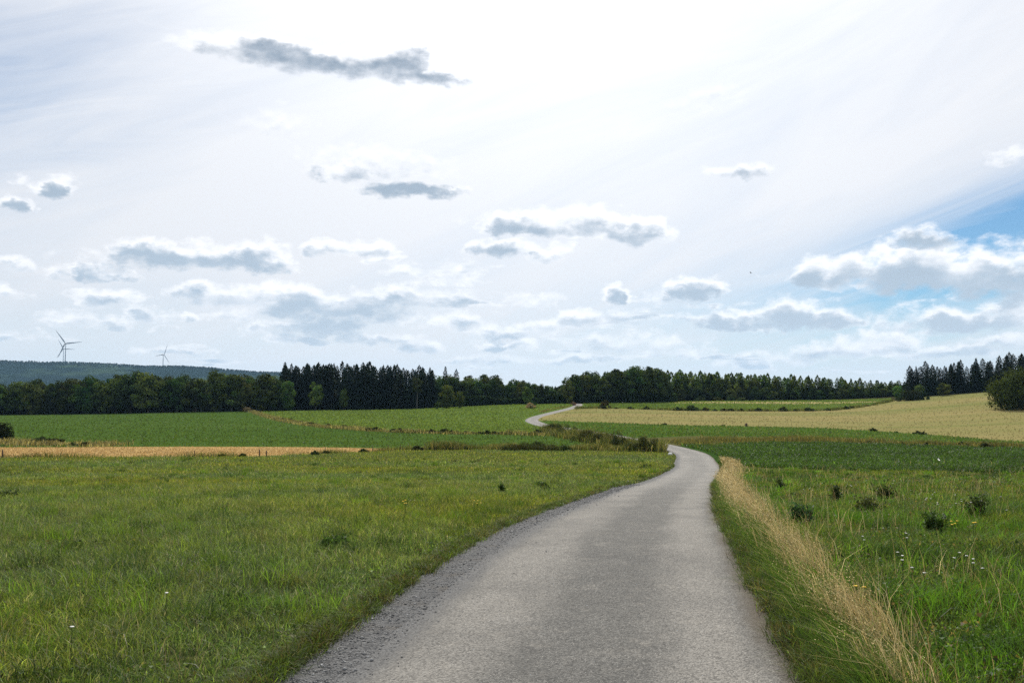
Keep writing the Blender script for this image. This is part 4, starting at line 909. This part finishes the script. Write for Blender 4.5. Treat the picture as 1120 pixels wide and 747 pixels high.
# ------------------------------------------------------------------ single plants in the right meadow
def dock(u, D, h, w, col, label, group=None, seed=0, name='weed_plant'):
    x = X(u, D); o = empty(name, (x, D, hz(x, D)-.02), rng.uniform(0, 6.28)); g = np.random.default_rng(seed)
    Ps = []; ns = int(12+w*22); parts = []; h = h*1.08
    for i in range(ns):
        a = g.uniform(0, 6.28); b = np.array([math.cos(a), math.sin(a), 0])*w*.5*g.uniform(.1, 1); hh = h*g.uniform(.55, 1.05)
        top = b*g.uniform(.8, 1.2)+np.array([0, 0, hh]); parts.append(tube([b*.25, b*.7+np.array([0, 0, hh*.5]), top], [.004, .003, .0015], 4))
        h_ = 0; m_ = 46; t = g.uniform(.12, 1, m_)[:, None]; q = b*.25*(1-t)+top*t+g.normal(size=(m_, 3))*np.array([.035, .035, .02]); Ps.append(q)
    V, q = join(parts); sm = mesh_np('stem', V, quads=q, mats=[M['bark']]); link('stem', sm, o)
    Ps = np.concatenate(Ps); me = foliage(Ps, g.uniform(.03, .085, len(Ps)), np.array(col)*np.exp(g.normal(size=(len(Ps), 1))*.3), .3, None, .5, 'leaves'); me.materials.append(M['grass']); link('leaves', me, o)
    return tag(o, label, 'weed', group)
DK = (.040, .064, .022)
dock(1063, 14.9, .42, .34, DK, 'tallest dark bushy weed in the right meadow, near the right edge', None, 1)
dock(946, 15.6, .34, .50, (.055, .07, .028), 'wide brownish dark weed in the middle of the right meadow', None, 2)
dock(1017, 12.6, .30, .34, (.045, .085, .022), 'dark green weed left below the tallest dark weed', None, 3)
dock(912, 20.5, .36, .26, DK, 'slim dark weed behind the wide brownish weed', None, 4)
dock(853, 25.5, .36, .26, DK, 'small dark weed close right of the dry grass strip', None, 5)
dock(966, 21, .40, .6, (.045, .07, .022), 'broad dark weed clump near the edge of the leafy crop', None, 6)
dock(875, 13.3, .36, .42, (.042, .090, .038), 'bluish green weed clump right of the dry grass strip', None, 8)
dock(590, 29, .24, .5, (.045, .085, .022), 'dark bushy weed alone in the left meadow near the lane', None, 11)
dock(549, 24.5, .26, .12, (.05, .09, .025), 'thin upright weed in the left meadow left of the bushy one', None, 12)
dock(365, 11.2, .12, .45, (.045, .085, .025), 'dark low weed patch in the middle of the left meadow', None, 13)
dock(12, 22, .2, .9, (.035, .055, .02), 'dark weed patch at the left border of the left meadow', None, 14)

def yarrow_parts(seed, h, heads, colr, hs):
    g = np.random.default_rng(seed); parts = []; out = []
    fm, N = mat('petals_'+str(seed)); finish(N, colr, .7)
    for i in range(heads):
        a = g.uniform(0, 6.28); b = np.array([math.cos(a), math.sin(a), 0])*g.uniform(.01, .12); t = b+np.array([0, 0, h*g.uniform(.75, 1.05)])
        parts.append(tube([b*.3, (b*.6+t*.4), t], [.003, .0025, .002], 4)); disc = []; dq = []; o = 0
        # a flat head of overlapping florets with a lobed outline
        rim = [t+np.array([math.cos(x_)*hs*g.uniform(.75, 1.15), math.sin(x_)*hs*g.uniform(.75, 1.15), g.normal()*.002]) for x_ in np.arange(14)*.4488]
        mid = [t+np.array([math.cos(x_)*hs*.5, math.sin(x_)*hs*.5, hs*g.uniform(.15, .4)]) for x_ in np.arange(14)*.4488]
        low = t-np.array([0, 0, hs*.3]); disc = rim+mid+[t+np.array([0, 0, hs*.25]), low]
        for k in range(14):
            k2 = (k+1) % 14; dq += [(k, k2, 14+k), (k2, 14+k2, 14+k), (14+k, 14+k2, 28), (k2, k, 29)]
        out.append(mesh_np('flower_head', np.array(disc), tris=np.array(dq), mats=[fm]))
    V, q = join(parts); sm = mesh_np('stem', V, quads=q, mats=[M['dry']], tint=np.tile((.07, .10, .03), (len(V), 1)))
    return sm, out
yar = [yarrow_parts(400+i, .36, n_, (.64, .63, .58), .015) for i, n_ in enumerate((1, 2, 4))]
yel = [yarrow_parts(410, .28, 2, (.75, .50, .03), .02)]
def flower(kind, u, v_or_D, label, cat, group, name):
    D = v_or_D; x = X(u, D); o = empty(name, (x, D, hz(x, D)-.01), rng.uniform(0, 6.28)); o.scale = (1, 1, rng.uniform(.75, 1.15))
    k = kind[rng.integers(len(kind))]; link('stem', k[0], o); [link('flower_head', hd, o) for hd in k[1]]; tag(o, label, cat, group)
for u, D in ((980, 8.3), (990, 8.0), (1002, 7.9), (1046, 8.5), (1063, 8.2), (968, 8.8), (936, 10.3), (982, 9.9), (1013, 15.5), (1020, 15.0), (1026, 14.2), (1036, 15.4), (1050, 14.3), (1088, 15.0), (1098, 13.3), (925, 24), (930, 23), (978, 20.5), (1014, 18), (882, 22)):
    flower(yar, u, D, 'white flowering weed standing in the grass right of the lane', 'flower', 'white flowers in the right meadow', 'wildflower')
for u, D in ((1035, 11.9), (1059, 11.3), (1033, 12.1), (945, 7.3)):
    flower(yel, u, D, 'yellow flower in the grass right of the lane', 'flower', 'yellow flowers in the right meadow', 'wildflower')
for u, D in ((520, 16), (440, 15), (525, 16.3), (443, 15.4)): flower(yel, u, D, 'yellow flower in the meadow left of the lane', 'flower', 'yellow flowers in the left meadow', 'wildflower')
for u, D in ((193, 6.7), (97, 5.7)): flower([yar[0]], u, D, 'single white flower in the short grass left of the lane', 'flower', 'white flowers in the left meadow', 'wildflower')

# ------------------------------------------------------------------ fence posts
def post_mesh(h, r):
    V, q = tube([(0, 0, -.2), (0, 0, h*.5), (.01, 0, h)], [r, r*.97, r*.9], 8); V = list(V); n = len(V); V.append((.01, 0, h+.01))
    return mesh_np('fence_post', np.array(V), quads=q, tris=[(n-8+i, n-8+(i+1) % 8, n) for i in range(8)], mats=[M['post']])
pm_ = post_mesh(.62, .055); pt_ = post_mesh(.75, .03)
def post(u, D, me, label, group=None, s=1):
    x = X(u, D); o = link('fence_post', me); o.location = (x, D, hz(x, D)); o.scale = (1, 1, s); o.rotation_euler = (rng.normal()*.04, rng.normal()*.05, 1); tag(o, label, 'post', group)
post(285, 75.6, pm_, 'thicker left post of the close pair before the stubble')
post(292.5, 75.6, pm_, 'right post of the close pair before the stubble', None, .85)
post(5, 74, pm_, 'fence post at the left border before the stubble', None, 1.05)
for u, D in ((214, 75.5), (356, 82), (408, 88), (425, 90), (438, 91.5)): post(u, D, pt_, 'thin fence post before the stubble', 'thin posts at the fence line', .75)
post(816, 165, post_mesh(.6, .22), 'dark stubby post at the lower edge of the grain field')
post(857, 262, pm_, 'post on the upper edge of the grain field', None, 2)

# white marker stone beside the bend
g = np.random.default_rng(5); V = []; st_ = [(math.cos(a)*math.cos(b), math.sin(a)*math.cos(b), math.sin(b)) for b in (-.6, 0, .6, 1.2) for a in np.arange(8)*.785]
V = np.array(st_)*np.array((.22, .16, .16))*g.uniform(.85, 1.15, (32, 1)); q = [(r_*8+i, r_*8+(i+1) % 8, r_*8+8+(i+1) % 8, r_*8+8+i) for r_ in range(3) for i in range(8)]
q = np.array(q); capn = [(24, 25, 26, 27), (24, 27, 28, 31), (28, 29, 30, 31)]
m, N = mat('pale_stone'); finish(N, N.mix(N.noise(N.n('ShaderNodeTexCoord').outputs['Object'], 8), (.55, .54, .5), (.8, .79, .76)), .8)
me = mesh_np('marker_stone', V, quads=np.concatenate([q, np.array(capn)]), mats=[m]); o = link('marker_stone', me); x = X(732.5, 79.5); o.location = (x, 79.5, hz(x, 79.5)+.05)
tag(o, 'small white stone at the inner edge of the lane bend', 'stone')

# ------------------------------------------------------------------ wind turbines
wm, N = mat('turbine_paint'); finish(N, (.32, .33, .35), .5)
def blade_mesh(Rr):
    secs = [(0, .03, .03), (.06, .05, .03), (.2, .085, .02), (.5, .055, .012), (.8, .034, .007), (1, .008, .003)]; V = []; q = []
    for s, c, t in secs:
        for a in np.arange(8)*math.pi/4: V.append((math.cos(a)*c*Rr*.5+c*Rr*.15, math.sin(a)*t*Rr*.5, s*Rr))
    for i in range(len(secs)-1):
        for k in range(8): q.append((i*8+k, i*8+(k+1) % 8, i*8+8+(k+1) % 8, i*8+8+k))
    return mesh_np('blade', np.array(V), quads=q, mats=[wm], smooth=True)
def turbine(u, vhub, D, Rr, yaw, ph, label):
    x = X(u, D); zh = EYE+(445-vhub)/1000*D*CP; zb = min(zh-Rr*1.6, EYE+(445-410)/1000*D); o = empty('wind_turbine', (x, D, zb), yaw); h = zh-zb
    V, q = tube([(0, 0, -20), (0, 0, h*.5), (0, 0, h-1.5)], [2.1, 1.7, 1.1], 14); link('tower', mesh_np('tower', V, quads=q, mats=[wm], smooth=True), o)
    V, q = tube([(0, -4.5, h), (0, -3, h), (0, 3, h), (0, 8, h), (0, 9, h)], [1.4, 2.0, 2.3, 2.0, .6], 10); link('nacelle', mesh_np('nacelle', V, quads=q, mats=[wm], smooth=True), o)
    V, q = tube([(0, -8, h), (0, -7, h), (0, -4.5, h)], [.3, 1.4, 1.7], 10); link('hub', mesh_np('hub', V, quads=q, mats=[wm], smooth=True), o)
    bm_ = blade_mesh(Rr)
    for k in range(3):
        b = link('blade', bm_, o); b.location = (0, -6, h); b.rotation_euler = (0, ph+k*2.0944, 0)
    tag(o, label, 'wind turbine')
turbine(69.5, 375.5, 3500, 62, R(8), R(84), 'tall grey wind turbine in front of another on the far hill')
turbine(67.3, 381.5, 4700, 56, R(15), R(92), 'smaller wind turbine partly behind the tall one on the hill')
turbine(177, 387.8, 4300, 52, R(62), R(20), 'lone wind turbine right of the pair on the far hill')

# ------------------------------------------------------------------ bird and butterfly
def winged(name, span, chord, body, col, label, cat, loc, rot, dih):
    o = empty(name, loc); o.rotation_euler = rot; m, N = mat(name+'_colour'); finish(N, col, .8)
    V, q = tube([(0, -body*.5, 0), (0, -body*.25, 0), (0, .1*body, 0), (0, body*.5, 0)], [body*.03, body*.12, body*.1, body*.02], 8); link('body', mesh_np('body', V, quads=q, mats=[m], smooth=True), o)
    for s in (-1, 1):
        pts = [(0, -chord*.4, 0), (s*span*.25, -chord*.55, span*.25*dih), (s*span*.5, -chord*.1, span*.5*dih*.8), (s*span*.3, chord*.35, span*.3*dih), (0, chord*.4, 0)]
        top = np.array(pts)+np.array((0, 0, body*.015)); bot = np.array(pts)-np.array((0, 0, body*.015)); V = np.concatenate([top, bot])
        q = [(i, (i+1) % 5, 5+(i+1) % 5, 5+i) for i in range(5)]; t = [(0, 1, 2), (0, 2, 3), (0, 3, 4), (7, 6, 5), (8, 7, 5), (9, 8, 5)]
        link('wing', mesh_np('wing', V, quads=q, tris=t, mats=[m]), o)
    tag(o, label, cat)
D = 90; winged('bird', .42, .12, .24, (.02, .02, .022), 'tiny dark bird flying in the sky above the right wood', 'bird', (X(824, D), D, EYE+(445-298)/1000*D), (.2, .3, .6), .5)
D = 14; winged('butterfly', .055, .05, .03, (.8, .8, .75), 'white butterfly hovering above the dark leafy crop', 'butterfly', (X(1024, D), D, EYE-(502-445)/1000*D), (.6, .9, .4), 1.0)

# ------------------------------------------------------------------ thin summer haze
def haze():
    x0, x1, y0, y1, z0, z1 = -9500, 9500, -3500, 9500, -14, 420
    V = np.array([(x, y, z) for z in (z0, z1) for y in (y0, y1) for x in (x0, x1)]); q = [(0, 2, 3, 1), (4, 5, 7, 6), (0, 1, 5, 4), (1, 3, 7, 5), (3, 2, 6, 7), (2, 0, 4, 6)]
    m = bpy.data.materials.new('haze_air'); m.use_nodes = True; t = m.node_tree; t.nodes.clear(); o = t.nodes.new('ShaderNodeOutputMaterial'); p = t.nodes.new('ShaderNodeVolumePrincipled')
    p.inputs['Color'].default_value = (.40, .68, 1, 1); p.inputs['Density'].default_value = 4.6e-5; p.inputs['Anisotropy'].default_value = .2
    t.links.new(p.outputs[0], o.inputs['Volume']); ob = link('haze', mesh_np('haze', V, quads=q, mats=[m])); tag(ob, 'thin summer haze over the fields and the far hill', kind='stuff')
haze()
